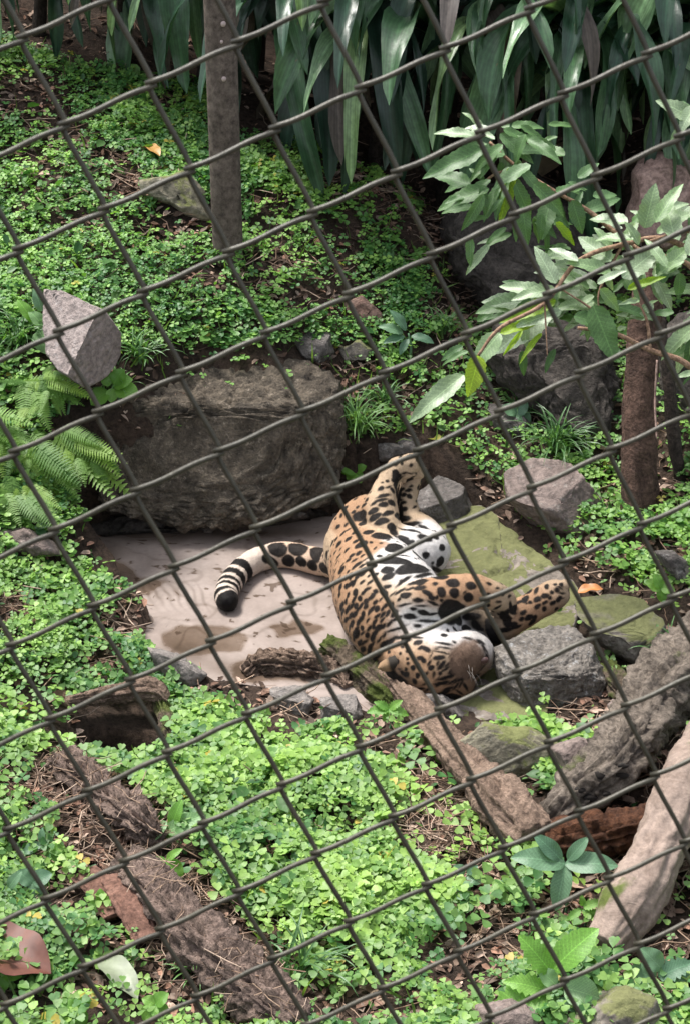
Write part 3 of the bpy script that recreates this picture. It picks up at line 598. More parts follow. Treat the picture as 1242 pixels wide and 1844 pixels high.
# small ovate leaves and ferny bits between the clover
OV = np.array([(0, 0, 0), (.28, .35, .05), (.25, .7, .02), (0, 1, -.1), (-.25, .7, .02), (-.28, .35, .05)]); OF = np.array([(0, 1, 3), (1, 2, 3), (0, 3, 5), (5, 3, 4)])
p = sample(42000); d, q = cover(p); p = p[RNG.random(len(p)) < d*.75+.03*(d > 0)]; n = len(p); pn = fbm(p*[4, 4, 0], 3, 41)
p = p+np.c_[np.zeros((n, 2)), RNG.uniform(.005, .06, n)]
V, Fa, col = spread(OV, OF, p, RNG.uniform(.014, .036, n)*(1+1.1*(RNG.random(n) < .12)), rotm(RNG.uniform(0, 6.3, n), RNG.normal(0, .45, n), RNG.normal(0, .45, n)), greens(n, pn, (.035, .11, .03), (.14, .28, .06)))
ob('ground_leaves', mk('ground_leaves', V, Fa, col), M['leaf'], kind='stuff')
# short grass
BV = np.array([(-.04, 0, 0), (.04, 0, 0), (.035, .02, .5), (-.035, .02, .5), (0, .25, 1.)]); BF = np.array([(0, 1, 2), (0, 2, 3), (3, 2, 4)])
p = sample(26000); d, q = cover(p); gd = .25*d+.6*blob(q, [(700, 720, 110, 120), (260, 650, 70, 60), (760, 560, 80, 60), (520, 1740, 120, 60), (360, 1720, 50, 50)]); p = p[RNG.random(len(p)) < gd]; n = len(p)
V, Fa, col = spread(BV, BF, p, RNG.uniform(.04, .11, n), rotm(RNG.uniform(0, 6.3, n), RNG.normal(0, .5, n), RNG.normal(0, .5, n)), greens(n, RNG.normal(0, .2, n), (.06, .13, .03), (.2, .32, .07)))
ob('short_grass', mk('short_grass', V, Fa, col), M['leaf'], kind='stuff')
# dead leaves and twigs
DV = np.array([(0, -.5, 0), (.25, -.2, .1), (.22, .25, .14), (0, .55, 0), (-.2, .25, .1), (-.27, -.2, .16), (0, 0, -.03)]); DF = np.array([(6, 0, 1), (6, 1, 2), (6, 2, 3), (6, 3, 4), (6, 4, 5), (6, 5, 0)])
p = sample(60000); _d, q = cover(p); bare = blob(q, BARE); ok = ~in_poly(p[:, 0], p[:, 1], SLABW) & ~in_poly(q[:, 0], q[:, 1], FLG) & ~in_poly(q[:, 0], q[:, 1], HOLE); p = p[ok & (RNG.random(len(p)) < .12+.6*bare)]; n = len(p)
pal = np.array([(.24, .15, .11), (.36, .25, .19), (.15, .09, .065), (.3, .17, .12), (.09, .06, .045), (.45, .33, .26), (.2, .15, .12)])
cl = pal[RNG.integers(0, 7, n)]*RNG.uniform(.6, 1.15, n)[:, None]
V, Fa, col = spread(DV, DF, p+[0, 0, .008], RNG.uniform(.012, .045, n)*(1+.6*(RNG.random(n) < .08)), rotm(RNG.uniform(0, 6.3, n), RNG.normal(0, .35, n), RNG.normal(0, .35, n)), cl)
ob('leaf_litter', mk('leaf_litter', V, Fa, col), M['litter'], kind='stuff')
WV = []; 
for k, (x, z) in enumerate(((-.5, 0), (-.1, .04), (.22, .01), (.5, .05))):
    for a in range(3): WV.append((x, .014*math.cos(a*2.1)+.05*math.sin(k*2.), .014*math.sin(a*2.1)+z))
WV = np.array(WV); WF = grid_faces(4, 3, True); WF = np.vstack([WF[:, :3], WF[:, [0, 2, 3]]])
p = sample(34000); _d, q = cover(p); bare = blob(q, BARE); ok = ~in_poly(p[:, 0], p[:, 1], SLABW) & ~in_poly(q[:, 0], q[:, 1], FLG) & ~in_poly(q[:, 0], q[:, 1], HOLE)
heavy = blob(q, [(100, 1430, 170, 80), (200, 1540, 120, 70), (380, 1680, 170, 120), (790, 1500, 120, 90), (830, 1430, 80, 80), (280, 320, 90, 40), (900, 1700, 80, 60), (30, 1110, 70, 45), (1150, 1580, 90, 50)])
p = p[ok & (RNG.random(len(p)) < .05+.25*bare+.7*heavy)]; n = len(p)
pal = np.array([(.3, .21, .15), (.4, .3, .23), (.2, .13, .09), (.12, .08, .06)]); cl = pal[RNG.integers(0, 4, n)]*RNG.uniform(.6, 1.2, n)[:, None]
V, Fa, col = spread(WV, WF, p+np.c_[np.zeros((n, 2)), RNG.uniform(.008, .035, n)], RNG.uniform(.04, .17, n), rotm(RNG.uniform(0, 6.3, n), RNG.normal(0, .2, n), RNG.normal(0, .2, n)), cl)
ob('fallen_twigs', mk('fallen_twigs', V, Fa, col), M['litter'], kind='stuff')
# twigs lying on the rotting log and its neighbours
for o in list(C.objects):
    if o.name.startswith('fallen_log') and o.name != 'fallen_log':
        lv = np.array([v.co[:] for v in o.data.vertices])+np.array(o.location); ln_ = np.array([v.normal[:] for v in o.data.vertices]); lv = lv[ln_[:, 2] > .35]; n = 90
        pp = lv[RNG.integers(0, len(lv), n)]+[0, 0, .006]
        V, Fa, col = spread(WV, WF, pp, RNG.uniform(.03, .12, n), rotm(RNG.uniform(0, 6.3, n), RNG.normal(0, .2, n), RNG.normal(0, .2, n)), pal[RNG.integers(0, 3, n)]*1.0)
        ob('log_twigs', mk('log_twigs', V, Fa, col), M['litter'], kind='stuff')

# leaf blades -------------------------------------------------
def blade(L, Wd, curve, fold=.12, n=12, tip=.75, wav=0., serr=0., seed=0, base=.12, pw=.75):
    """a leaf from the origin along +Y; curve = list of elevation angles along it (degrees)"""
    t = np.linspace(0, 1, n+1); el = np.radians(np.interp(t, np.linspace(0, 1, len(curve)), curve))
    ds = L/n; y = np.r_[0, np.cumsum(np.cos(el[:-1])*ds)]; z = np.r_[0, np.cumsum(np.sin(el[:-1])*ds)]
    w = Wd/2*np.clip(np.clip(np.sin(np.pi*t**tip), 0, 1)**pw+base*(1-t), .015, None); w[-1] = Wd*.01
    if serr: w = w*(1+serr*np.where(np.arange(n+1) % 2, 1, -1))
    ny, nz = -np.sin(el), np.cos(el); V = []
    for u in (-1, -.5, 0, .5, 1):
        h = fold*w*abs(u)*1.6+wav*np.sin(t*13+u*2+seed)*w*abs(u)
        V.append(np.stack([w*u, y+ny*h, z+nz*h], -1))
    return np.stack(V, 1).reshape(-1, 3), grid_faces(n+1, 5)
def basis(d, up=(0, 0, 1.)):
    d = np.asarray(d, float); d = d/np.linalg.norm(d); up = np.asarray(up, float)
    x = np.cross(d, up); x /= np.linalg.norm(x); return np.stack([x, d, np.cross(x, d)], 1)
def leaf_obj(mesh, parent, base, tip, up, length, wscale=1., name='leaf', ploc=None):
    base = np.asarray(base, float); tip = np.asarray(tip, float); B = basis(tip-base, up); s = np.linalg.norm(tip-base)/length
    Mx = np.eye(4); Mx[:3, :3] = B@np.diag([s*wscale, s, s]); Mx[:3, 3] = base-ploc
    o = bpy.data.objects.new(name, mesh); C.objects.link(o); o.parent = parent; o.matrix_local = Matrix(Mx.tolist()); return o
# dark strap-leaved plants along the back
def two_tone(name, cs, rough, trans=.12):
    m = leaf_mat(name, cs, rough=rough, trans=trans, spec=.6, veins=2); return m
M['strap'] = two_tone('strap_leaf', ((.012, .032, .02), (.025, .065, .034), (.06, .13, .055)), .4)
M['strap_pale'] = two_tone('pale_strap_leaf', ((.10, .19, .1), (.16, .26, .13), (.2, .3, .12)), .32, .2)
M['strap_dead'] = two_tone('dead_strap_leaf', ((.05, .04, .035), (.1, .08, .065), (.3, .22, .15)), .7, .1)
STR = []
for k in range(7):
    V, Fq = blade(1., .105+.025*(k % 3), [(60, 20, -45, -70, -85), (35, -10, -60, -80, -88), (75, 45, -10, -60, -80), (20, -30, -70, -85, -95), (50, 30, 0, -40, -65), (65, 10, -65, -85, -90), (40, 0, -50, -75, -80)][k], fold=.25, n=16, wav=.5, seed=k, tip=1.05, pw=.5)
    STR.append((V, Fq))
STM = {}
for mt in ('strap', 'strap_pale', 'strap_dead'):
    STM[mt] = []
    for V, Fq in STR:
        me = mk('strap_leaf', V, Fq); me.materials.append(M[mt]); STM[mt].append(me)
def strap_plant(x, y, z, n, L, label, pale=.15, spreadx=1.):
    zg = float(_hfull(np.array([x]), np.array([y]))[0]); r = random.Random(int(x*1000+y*77+z*31))
    t = ob('strap_leaf_plant', None, loc=(x, y, zg), label=label, cat='plant', group='strap-leaved plants along the back of the enclosure')
    Vt, Fs = tube(np.array([(0, 0, -.05), (.03, .02, (z-zg)*.5), (0, 0, z-zg+.1)]), [.035, .03, .022], 8, 16, .1, 8)
    ob('stem', mk('stem', Vt, Fs), M['dark_wood'], parent=t)
    for k in range(int(n*1.15)):
        a = -math.pi/2+r.uniform(-1.5, 1.5)*spreadx if r.random() < .82 else r.uniform(0, 6.28)
        l = L*r.uniform(.65, 1.15); me = r.choice(STM['strap_pale' if r.random() < pale else ('strap_dead' if r.random() < .1 else 'strap')])
        o = bpy.data.objects.new('leaf', me); C.objects.link(o); o.parent = t
        o.location = (0, 0, z-zg+r.uniform(-.22, .12)); o.rotation_euler = (r.uniform(-.2, .25), r.uniform(-.25, .25), a-math.pi/2); o.scale = (l*r.uniform(.5, .95), l, l)
SPL = [(-1.75, 8.5, 1.75, 14, .65), (-1.35, 8.65, 1.8, 16, .7), (-.98, 8.55, 1.8, 16, .72), (-.62, 8.45, 1.72, 16, .8), (-.2, 8.25, 1.62, 20, .95), (.12, 8.2, 1.52, 24, .95), (.42, 8.25, 1.5, 24, .95), (.7, 8.15, 1.5, 24, .9), (.98, 8.1, 1.48, 24, .88), (1.25, 8.05, 1.46, 22, .85), (1.52, 8.05, 1.5, 20, .85), (1.8, 8.2, 1.6, 14, .8),
       (-.4, 8.8, 1.9, 18, 1.1), (.3, 8.75, 1.75, 20, 1.15), (.95, 8.7, 1.75, 20, 1.15), (1.5, 8.7, 1.8, 18, 1.1), (-1.2, 9.1, 2.1, 16, 1.)]
SPN = ['far left corner', 'left of the post, second from the picture edge', 'just left of the post with a few bright leaves', 'right behind the post', 'right of the post with a broad pale leaf near the ground', 'above the top end of the clover slope', 'over the darkest hollow, left side', 'over the darkest hollow, right side', 'behind the left end of the bush', 'behind the middle of the bush with long glossy leaves', 'behind the sawn stump, left', 'behind the sawn stump at the right edge',
       'tall back row right of the post', 'tall back row above the hollow', 'tall back row above the bush', 'tall back row at the right edge', 'tall back row at the upper left']
for (x, y, z, n, L), s in zip(SPL, SPN):
    strap_plant(x, y, z, n, L, 'dark strap-leaved plant, '+s, pale=.35 if x > .5 else (.16 if x > -.3 else .22))
# an unseen tree added above the frame to block light over the strap-leaved plants
tb = np.array([.6, 11.6, float(_hfull(np.array([.6]), np.array([11.6]))[0])])
shade = ob('tree', None, loc=tb, label='unseen tree added behind the strap-leaved plants so that its crown darkens the back', cat='tree')
V, Fs = tube(np.array([(0, 0, -.2), (.05, -.1, 1.2), (0, -.3, 2.6)]), [.2, .16, .1], 14, 40, .2, 4, 3); ob('trunk', mk('trunk', V, Fs), M['dark_wood'], parent=shade)
n = 26000; cc = RNG.uniform([-.9, 9.2, 2.7], [3.4, 12.5, 4.6], (n, 3)); cc[:9000] = RNG.uniform([-.7, 8.5, 2.35], [2.2, 9.6, 3.2], (9000, 3)); kp = fbm(cc*1.3, 3, 77) > -.22; cc = cc[kp]; n = len(cc)  # lower cluster added to deepen the shade over the hollow
M['added_canopy'] = leaf_mat('added_canopy_leaf', rough=.5, trans=.15)
V, Fa, col = spread(OV, OF, cc-tb, RNG.uniform(.1, .2, n), rotm(RNG.uniform(0, 6.3, n), RNG.normal(0, .4, n), RNG.normal(0, .4, n)), greens(n, np.zeros(n), (.02, .05, .015), (.05, .1, .03)))
cr = ob('crown', mk('crown', V, Fa, col), M['added_canopy'], parent=shade)
# ------------------------------------------------------------ bush with broad serrated leaves
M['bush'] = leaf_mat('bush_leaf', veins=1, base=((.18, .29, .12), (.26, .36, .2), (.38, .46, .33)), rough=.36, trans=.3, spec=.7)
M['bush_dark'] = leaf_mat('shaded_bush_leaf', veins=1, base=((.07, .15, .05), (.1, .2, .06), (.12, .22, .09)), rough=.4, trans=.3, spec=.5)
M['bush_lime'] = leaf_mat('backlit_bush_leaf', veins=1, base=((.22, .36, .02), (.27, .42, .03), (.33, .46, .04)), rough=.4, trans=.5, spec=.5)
BL = {}
for mt in ('bush', 'bush_dark', 'bush_lime'):
    BL[mt] = []
    for k in range(4):
        V, Fq = blade(1., .27+.025*k, [(12, 0, -18), (5, 0, -25), (18, 5, -10), (-5, -8, -20)][k], fold=.18, n=16, wav=.15, seed=k, serr=.06, tip=.72); V[:, 1] /= V[-1, 1]
        me = mk('bush_leaf', V, Fq); me.materials.append(M[mt]); BL[mt].append(me)
bd = 6.55                                 # depth of the bush along the view
bo = g1(1235, 800)
bush = ob('bush', None, loc=bo, label='bush with broad pale serrated leaves reaching in from the right over the boulders', cat='bush')
def bbranch(pts, r, dd=0):
    P = np.array([Pd(x, y, bd+dz+dd) for x, y, dz in pts]); V, Fs = tube(P, np.linspace(r, r*.45, len(P))*bd/F, 8, 40, .12, 20)
    ob('branch', mk('branch', V-bo, Fs), M['bark_twig'], parent=bush)
M['bark_twig'] = wood_mat('thin_brown_branch', (.2, .12, .08), (.38, .25, .17), 14, bstr=.3)
for pts, r in (([(1330, 760, .1), (1242, 660, 0), (1170, 630, 0), (1105, 600, -.05), (1040, 590, -.08)], 7), ([(1330, 760, .1), (1260, 500, .1), (1150, 450, .1), (1060, 380, .12), (1000, 345, .12), (930, 300, .15), (880, 255, .15)], 6),
               ([(1290, 480, .05), (1200, 430, .02), (1120, 440, 0), (1040, 470, -.05), (980, 545, -.1), (900, 590, -.15), (860, 640, -.15)], 6), ([(1290, 440, .05), (1242, 415, .0), (1165, 435, 0)], 6),
               ([(1105, 600, -.05), (1070, 560, -.05), (1010, 520, -.05)], 3), ([(930, 300, .15), (880, 320, .15), (850, 370, .15), (815, 365, .15)], 3), ([(980, 545, -.1), (985, 640, -.1)], 2), ([(1170, 630, 0), (1165, 580, 0), (1150, 545, 0)], 4), ([(1120, 440, 0), (1080, 520, 0), (1078, 560, 0)], 3)):
    bbranch(pts, r)
BLV = """855 245 780 240 p 1;880 265 790 300 d 1.2;870 268 760 312 d 1;905 270 842 330 d .9;890 250 850 232 p .8;900 240 960 290 d 1;950 250 1010 300 d 1;1000 270 930 240 d 1;920 300 905 400 l .75;915 300 890 395 d .9;880 340 790 385 d 1;870 350 830 415 d 1.1;900 330 870 400 d 1;850 350 800 360 d 1;960 330 1010 390 d 1;930 300 985 350 d 1;1000 345 1060 330 d 1;
990 360 975 430 d 1.3;1030 360 1050 420 d 1.2;940 370 950 440 d 1.2;960 390 1000 430 d 1;1050 380 1120 350 d 1;880 440 838 495 p .9;920 420 870 450 d 1;1000 400 1040 440 l .8;1020 440 960 470 d 1;1040 470 990 440 p 1;
1130 400 1060 385 p 1.2;1140 430 1070 430 p 1.2;1160 410 1180 330 p 1.3;1180 400 1230 330 p 1.2;1200 410 1242 370 p 1.3;1150 440 1120 400 p 1.2;1100 470 1040 420 p 1.2;1120 450 1150 390 p 1;1215 430 1195 350 p 1.2;
985 535 855 560 p 1.05;985 530 900 520 p 1;1000 520 920 545 p 1.1;1000 510 965 440 p 1;1000 540 900 575 l .8;990 560 895 640 p 1.4;985 565 1010 520 p 1;1010 560 925 590 p 1.1;1060 540 990 520 p 1.2;1070 545 1000 560 p 1.1;1060 520 1010 480 p 1.1;1060 500 960 490 p 1.1;1080 520 1120 560 p 1;1070 550 1010 600 p .7;1068 550 1108 650 g 1.15;1075 510 1130 490 p 1;
900 600 855 665 p 1.5;860 640 838 715 l 1.7;835 675 738 765 b 1;900 600 975 585 l .8;975 600 935 655 l .7;940 595 905 640 l .6;960 580 990 560 l 1;
1100 490 1020 470 p 1.1;1120 500 1190 440 p 1.2;1150 500 1090 460 p 1.1;1160 490 1130 440 p 1.1;1190 490 1242 440 p 1.3;1180 500 1210 560 p 1.1;1200 480 1160 430 p 1.1;1130 520 1200 500 l .7;1150 540 1110 550 p .7;1150 545 1140 510 p .7;1180 575 1110 570 p .7;1150 560 1185 540 p .7;1270 570 1180 640 p 1.2;1260 590 1242 640 p 1;1270 520 1200 520 p 1;1250 670 1215 680 p 1;1240 460 1270 400 p 1.2;1230 470 1180 500 p 1.1;1250 215 1180 180 p 1.4;1250 190 1225 240 p 1.5"""
rb = random.Random(5)
for t in BLV.replace('\n', '').split(';'):
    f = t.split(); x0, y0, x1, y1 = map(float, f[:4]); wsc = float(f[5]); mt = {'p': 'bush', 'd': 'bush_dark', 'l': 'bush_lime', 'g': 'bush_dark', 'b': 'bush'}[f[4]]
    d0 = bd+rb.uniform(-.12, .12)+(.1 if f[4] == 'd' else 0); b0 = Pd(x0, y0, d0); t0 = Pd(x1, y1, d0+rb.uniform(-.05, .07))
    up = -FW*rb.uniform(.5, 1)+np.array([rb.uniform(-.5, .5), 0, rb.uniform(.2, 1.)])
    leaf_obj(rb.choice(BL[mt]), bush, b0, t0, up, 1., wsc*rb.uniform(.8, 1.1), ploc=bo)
for t in BLV.replace('\n', '').split(';'):
    f = t.split(); x0, y0, x1, y1 = map(float, f[:4])
    for _k in range(2 if f[4] != 'b' else 0):
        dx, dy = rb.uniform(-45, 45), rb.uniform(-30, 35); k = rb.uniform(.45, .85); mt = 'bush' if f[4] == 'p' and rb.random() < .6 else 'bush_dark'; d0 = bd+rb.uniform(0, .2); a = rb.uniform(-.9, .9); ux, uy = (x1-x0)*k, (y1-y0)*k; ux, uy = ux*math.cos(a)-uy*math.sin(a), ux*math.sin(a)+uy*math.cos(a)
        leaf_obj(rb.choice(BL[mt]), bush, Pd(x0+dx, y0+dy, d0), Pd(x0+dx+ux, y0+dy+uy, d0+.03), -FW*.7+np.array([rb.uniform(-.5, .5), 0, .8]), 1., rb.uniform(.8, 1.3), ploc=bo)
# ------------------------------------------------------------ ferns on the left bank
M['fern'] = leaf_mat('fern_leaf', ((.09, .2, .035), (.17, .31, .05), (.28, .42, .07)), rough=.5, trans=.4)
def frond(n=22, seed=0):
    r = np.random.default_rng(seed); b = MB(); L = 1.
    for k in range(n):
        t = (k+.5)/n; w = .26*math.sin(math.pi*(.12+.88*t)**.8)**.8*(1-t*.35)+.01; y = t; z = -.35*t*t
        for s in (-1, 1):
            m = 5; c = np.linspace(0, 1, m+1); px = s*c*w; py = y+c*w*.35; pz = z+.0*c-.12*w*c*c+r.normal(0, .006)
            hw = .032*(1-c*.85)*np.where(np.arange(m+1) % 2, 1.15, .75)
            V = np.vstack([np.stack([px, py-hw, pz], -1), np.stack([px, py+hw, pz], -1)])
            i = np.arange(m); b.add(V, np.stack([i, i+1, i+m+2, i+m+1], -1))
    y = np.linspace(0, 1, 8); V, Fs = tube(np.stack([0*y, y, -.35*y*y], -1), np.linspace(.008, .002, 8), 4, caps=False); b.add(V, Fs)
    return b.mesh('frond')
FR = [frond(20, k) for k in range(3)]
for me in FR: me.materials.append(M['fern'])
FERN = [((70, 690), 'fern with fronds pointing down-right in front of the upright rock', [(150, 720), (125, 740), (90, 770), (40, 760), (160, 700), (60, 740), (120, 700), (20, 720)]),
        ((120, 790), 'fern whose bright fronds hang over the left end of the huge boulder', [(240, 868), (215, 840), (190, 880), (235, 850), (160, 880), (130, 900), (200, 820), (170, 800), (100, 880)]),
        ((50, 790), 'fern hanging in the middle of the left bank', [(110, 900), (90, 930), (130, 930), (60, 900), (20, 890), (0, 850), (140, 860), (30, 830)]),
        ((20, 870), 'lowest fern at the left edge above the pale flat stone', [(80, 960), (50, 965), (90, 940), (20, 950), (60, 930), (110, 945), (10, 930)]),
        ((-20, 760), 'fern at the left picture edge below the clover', [(30, 850), (60, 830), (10, 870), (70, 800), (40, 810), (0, 820)])]
rb = random.Random(9)
for (cx, cy), lb, tips in FERN:
    g = g1(max(cx, -50), cy); dd = (g-CP)@FW-.12; base = Pd(cx, cy, dd)
    t = ob('fern', None, loc=g, label=lb, cat='fern')
    for (tx, ty) in tips+[(a+rb.uniform(-45, 30), b2+rb.uniform(-60, 25)) for a, b2 in tips+tips]:
        tp = Pd(tx, ty, dd-rb.uniform(.0, .14)); bs0 = base+np.array([rb.uniform(-.06, .06), 0, rb.uniform(-.04, .05)])
        up = -FW*.8+np.array([rb.uniform(-.4, .4), -.1, .9])
        kf = rb.uniform(.45, .8); bs0 = tp+(bs0-tp)*kf if rb.random() < .6 else bs0; tp = tp if rb.random() < .6 else bs0+(tp-bs0)*.75
        leaf_obj(rb.choice(FR), t, bs0, tp, up, 1.03, rb.uniform(.7, 1.), name='frond', ploc=g)
# ------------------------------------------------------------ grass tufts
M['grass'] = leaf_mat('tuft_grass', ((.07, .16, .05), (.1, .22, .06), (.14, .27, .08)), rough=.4, trans=.3)
def tuft(px, py, n, L, label, lean=0., w=.007, seed=0):
    g = g1(px, py); r = random.Random(seed); b = MB()
    for k in range(n):
        a = r.uniform(0, 6.28); l = L*r.uniform(.6, 1.1); e0 = r.uniform(45, 88); V, Fq = blade(l, w*r.uniform(.7, 1.4), (e0, e0-20, e0-60, e0-100), fold=.3, n=6, tip=.6)
        V = V[:, :]; c, s = math.cos(a), math.sin(a); V = np.stack([V[:, 0]*c-V[:, 1]*s, V[:, 0]*s+V[:, 1]*c, V[:, 2]], -1)+[r.gauss(0, .02), r.gauss(0, .02), 0]; V[:, 0] += lean*V[:, 2]; b.add(V, Fq)
    ob('grass_tuft', b.mesh('grass_tuft'), M['grass'], loc=g, label=label, cat='grass tuft')
for i, a in enumerate(((1000, 815, 110, .24, 'biggest grass tuft, arching blades, left of the reddish trunk', .1), (640, 775, 70, .2, 'upright grass tuft at the right end of the huge boulder', 0), (690, 730, 50, .16, 'grass tuft behind the upright tuft on the slope'), (790, 600, 60, .15, 'grass tuft on the slope left of the dark boulders', .2), (250, 650, 50, .17, 'pale grass tuft right of the upright rock'), (30, 620, 40, .2, 'grass tuft at the left edge beside the upright rock', .3),
                       (530, 1770, 30, .22, 'long bladed grass tuft at the lower middle of the picture', .3), (1200, 1180, 40, .15, 'dark grass tuft above the gnarled log at the right edge'), (350, 1760, 24, .12, 'thin grass tuft growing on the rotting log'), (930, 745, 40, .13, 'small grass tuft on the flat grey rock'), (120, 715, 60, .13, 'grass tuft at the lower left foot of the upright rock', -.1), (205, 700, 40, .11, 'short grass tuft at the lower right foot of the upright rock', .1))):
    tuft(*a[:5], lean=a[5] if len(a) > 5 else 0, seed=i)
# ------------------------------------------------------------ broad-leaved young plants
M['young_dark'] = leaf_mat('blue_green_leaf', veins=1, base=((.09, .19, .11), (.12, .23, .13), (.15, .27, .15)), rough=.35, trans=.3)
M['young_lime'] = leaf_mat('fresh_green_leaf', veins=1, base=((.14, .32, .05), (.18, .38, .06), (.22, .42, .08)), rough=.4, trans=.4)
M['young_pale'] = leaf_mat('pale_leaf', veins=1, base=((.2, .36, .14), (.24, .4, .18), (.28, .42, .22)), rough=.35, trans=.35)
YL = {}
for mt in ('young_dark', 'young_lime', 'young_pale'):
    for sh, (w, serr, tip) in {'oval': (.42, .0, .85), 'round': (.85, 0, .8), 'lobed': (.5, .2, .8), 'serr': (.42, .05, .9)}.items():
        V, Fq = blade(1., w, (22, 5, -20), fold=.15, n=14, serr=serr, tip=tip, wav=.1); V[:, 1] /= V[-1, 1]
        me = mk('broad_leaf', V, Fq); me.materials.append(M[mt]); YL[mt, sh] = me
def young(px, py, rise, leaves, label, mt='young_dark', sh='oval', name='young_plant', sr=2.5, lift=0):
    """rise: height of the leaf whorl over the ground; leaves: (tip px, tip py[, base px, base py, mat, shape, width])"""
    c = g1(px, py+rise*F/5.2*.8); top = c+[0, 0, rise]; dd = (top-CP)@FW; top = Pd(px, py, dd)
    t = ob(name, None, loc=c, label=label, cat='plant')
    V, Fs = tube(np.array([c-[0, 0, .02], c*.5+top*.5+[.01, 0, 0], top]), np.array([sr, sr, sr*.7])*dd/F, 6, 12); ob('stem', mk('stem', V-c, Fs), M['young_dark'], parent=t)
    for k, l in enumerate(leaves):
        b0 = Pd(l[2], l[3], dd) if len(l) > 2 and l[2] is not None else top
        m2 = l[4] if len(l) > 4 else mt; s2 = l[5] if len(l) > 5 else sh; wd = l[6] if len(l) > 6 else 1.
        tp = Pd(l[0], l[1], dd); up = -FW*.75+np.array([random.uniform(-.3, .3), 0, .8])
        leaf_obj(YL[m2, s2], t, b0, tp, up, 1., wd, ploc=c)
young(1017, 1557, .16, [(918, 1548), (958, 1503, 1010, 1550), (1060, 1508, 1022, 1550), (1112, 1563), (1000, 1640)], 'young plant with five long blue-green leaves in front of the rotten red log')
young(1000, 1762, .12, [(930, 1685, 990, 1750, 'young_lime', 'lobed', 1.), (1080, 1675, 995, 1748, 'young_lime', 'serr', 1.15), (885, 1820, 990, 1790, 'young_lime', 'lobed', 1.2), (905, 1770, 985, 1785, 'young_lime', 'lobed', .9), (965, 1745, 1000, 1775, 'young_pale', 'round', .8), (1078, 1800, 1015, 1780, 'young_pale', 'round', 1.), (1000, 1860, 985, 1800, 'young_lime', 'lobed', 1.3), (940, 1850, 975, 1805, 'young_pale', 'lobed', 1.2), (1050, 1830, 1000, 1800, 'young_dark', 'oval', .8)], 'bright lobed young plant at the bottom right in front of the pale log')
young(1170, 1745, .08, [(1150, 1708, 1190, 1745, 'young_dark', 'round', .8), (1130, 1745, 1180, 1765, 'young_dark', 'round', .8), (1250, 1735, 1185, 1760, 'young_dark', 'lobed', 1), (1245, 1760, 1190, 1765, 'young_dark', 'lobed', 1), (1165, 1790, 1180, 1760, 'young_dark', 'serr', 1)], 'low blue-green plant at the right edge below the pale log')
young(485, 1800, .08, [(490, 1845, 488, 1788, 'young_pale', 'round', 1.1), (440, 1830, 470, 1808, 'young_lime', 'oval', 1.1), (520, 1790, 495, 1800, 'young_lime', 'oval', 1)], 'heart-shaped pale leaf on a seedling at the bottom, beside the rotting log')
young(300, 1560, .06, [(262, 1560, 300, 1550, 'young_lime', 'oval', 1.2), (325, 1590, 300, 1550, 'young_lime', 'round', .9), (330, 1530, 300, 1550, 'young_lime', 'oval', 1), (270, 1590, 298, 1560, 'young_lime', 'oval', 1)], 'fresh green seedling between the bark chunk and the rotting log')
young(320, 1490, .07, [(265, 1522, 300, 1480, 'young_pale', 'oval', 1.1), (370, 1470, 300, 1500, 'young_pale', 'oval', 1.), (330, 1440, 310, 1490, 'young_lime', 'oval', 1.1)], 'broad pale leaves at the right end of the broken bark chunk')
young(185, 1625, .05, [(160, 1645, 182, 1625, 'young_lime', 'round', .9), (212, 1620, 188, 1628, 'young_lime', 'round', .9), (180, 1600, 184, 1624, 'young_lime', 'round', .9)], 'three-leaved seedling in front of the curled bark slab')
young(75, 1525, .05, [(40, 1540, 75, 1520, 'young_dark', 'oval', 1.2), (78, 1490, 76, 1520, 'young_dark', 'oval', 1.1), (115, 1560, 80, 1530, 'young_lime', 'oval', 1.2), (130, 1545, 85, 1525, 'young_lime', 'oval', 1.)], 'leafy seedling in the twigs left of the bark slabs')
young(20, 1600, .06, [(40, 1570, 15, 1600, 'young_dark', 'oval', 1.2), (-20, 1590, 10, 1605, 'young_dark', 'oval', 1.2), (45, 1640, 15, 1615, 'young_pale', 'round', .9), (0, 1650, 12, 1620, 'young_pale', 'round', .9)], 'blue-green seedling at the left edge above the big brown leaf')
young(15, 1755, .05, [(40, 1760, 5, 1755, 'young_lime', 'round', .9), (-15, 1740, 5, 1752, 'young_lime', 'round', .9), (8, 1785, 6, 1758, 'young_lime', 'round', .9)], 'lime seedling overlapping the big brown leaf')
young(60, 1590, .05, [(95, 1575), (30, 1570), (70, 1620)], 'small dark seedling below the fence knot at the left edge', 'young_dark', 'round')
young(140, 1820, .05, [(165, 1800), (110, 1810), (150, 1850), (120, 1845)], 'round-leaved seedling at the bottom left corner', 'young_lime', 'round')
young(280, 1810, .05, [(255, 1800), (305, 1790), (300, 1840), (260, 1840)], 'round-leaved seedling at the bottom, left of the rotting log', 'young_lime', 'round')
young(210, 695, .06, [(180, 680, 200, 692), (240, 685, 205, 695), (250, 715, 210, 700), (200, 725, 205, 700), (165, 730, 195, 705), (225, 665, 205, 692)], 'bright round leaves at the foot of the upright rock', 'young_lime', 'round')
young(75, 580, .08, [(60, 520, 75, 560, 'young_dark', 'oval', 1.2), (95, 640, 70, 595, 'young_pale', 'round', 1.), (50, 560, 80, 590, 'young_pale', 'oval', 1.3), (30, 540, 60, 580, 'young_lime', 'oval', 1)], 'pale broad leaves against the left side of the upright rock')
young(840, 1575, .06, [(815, 1560, 835, 1575), (868, 1590, 840, 1578), (835, 1605, 838, 1580), (860, 1560, 840, 1572)], 'dark leaved seedling in the brown litter left of the five-leaved plant', 'young_dark', 'round')
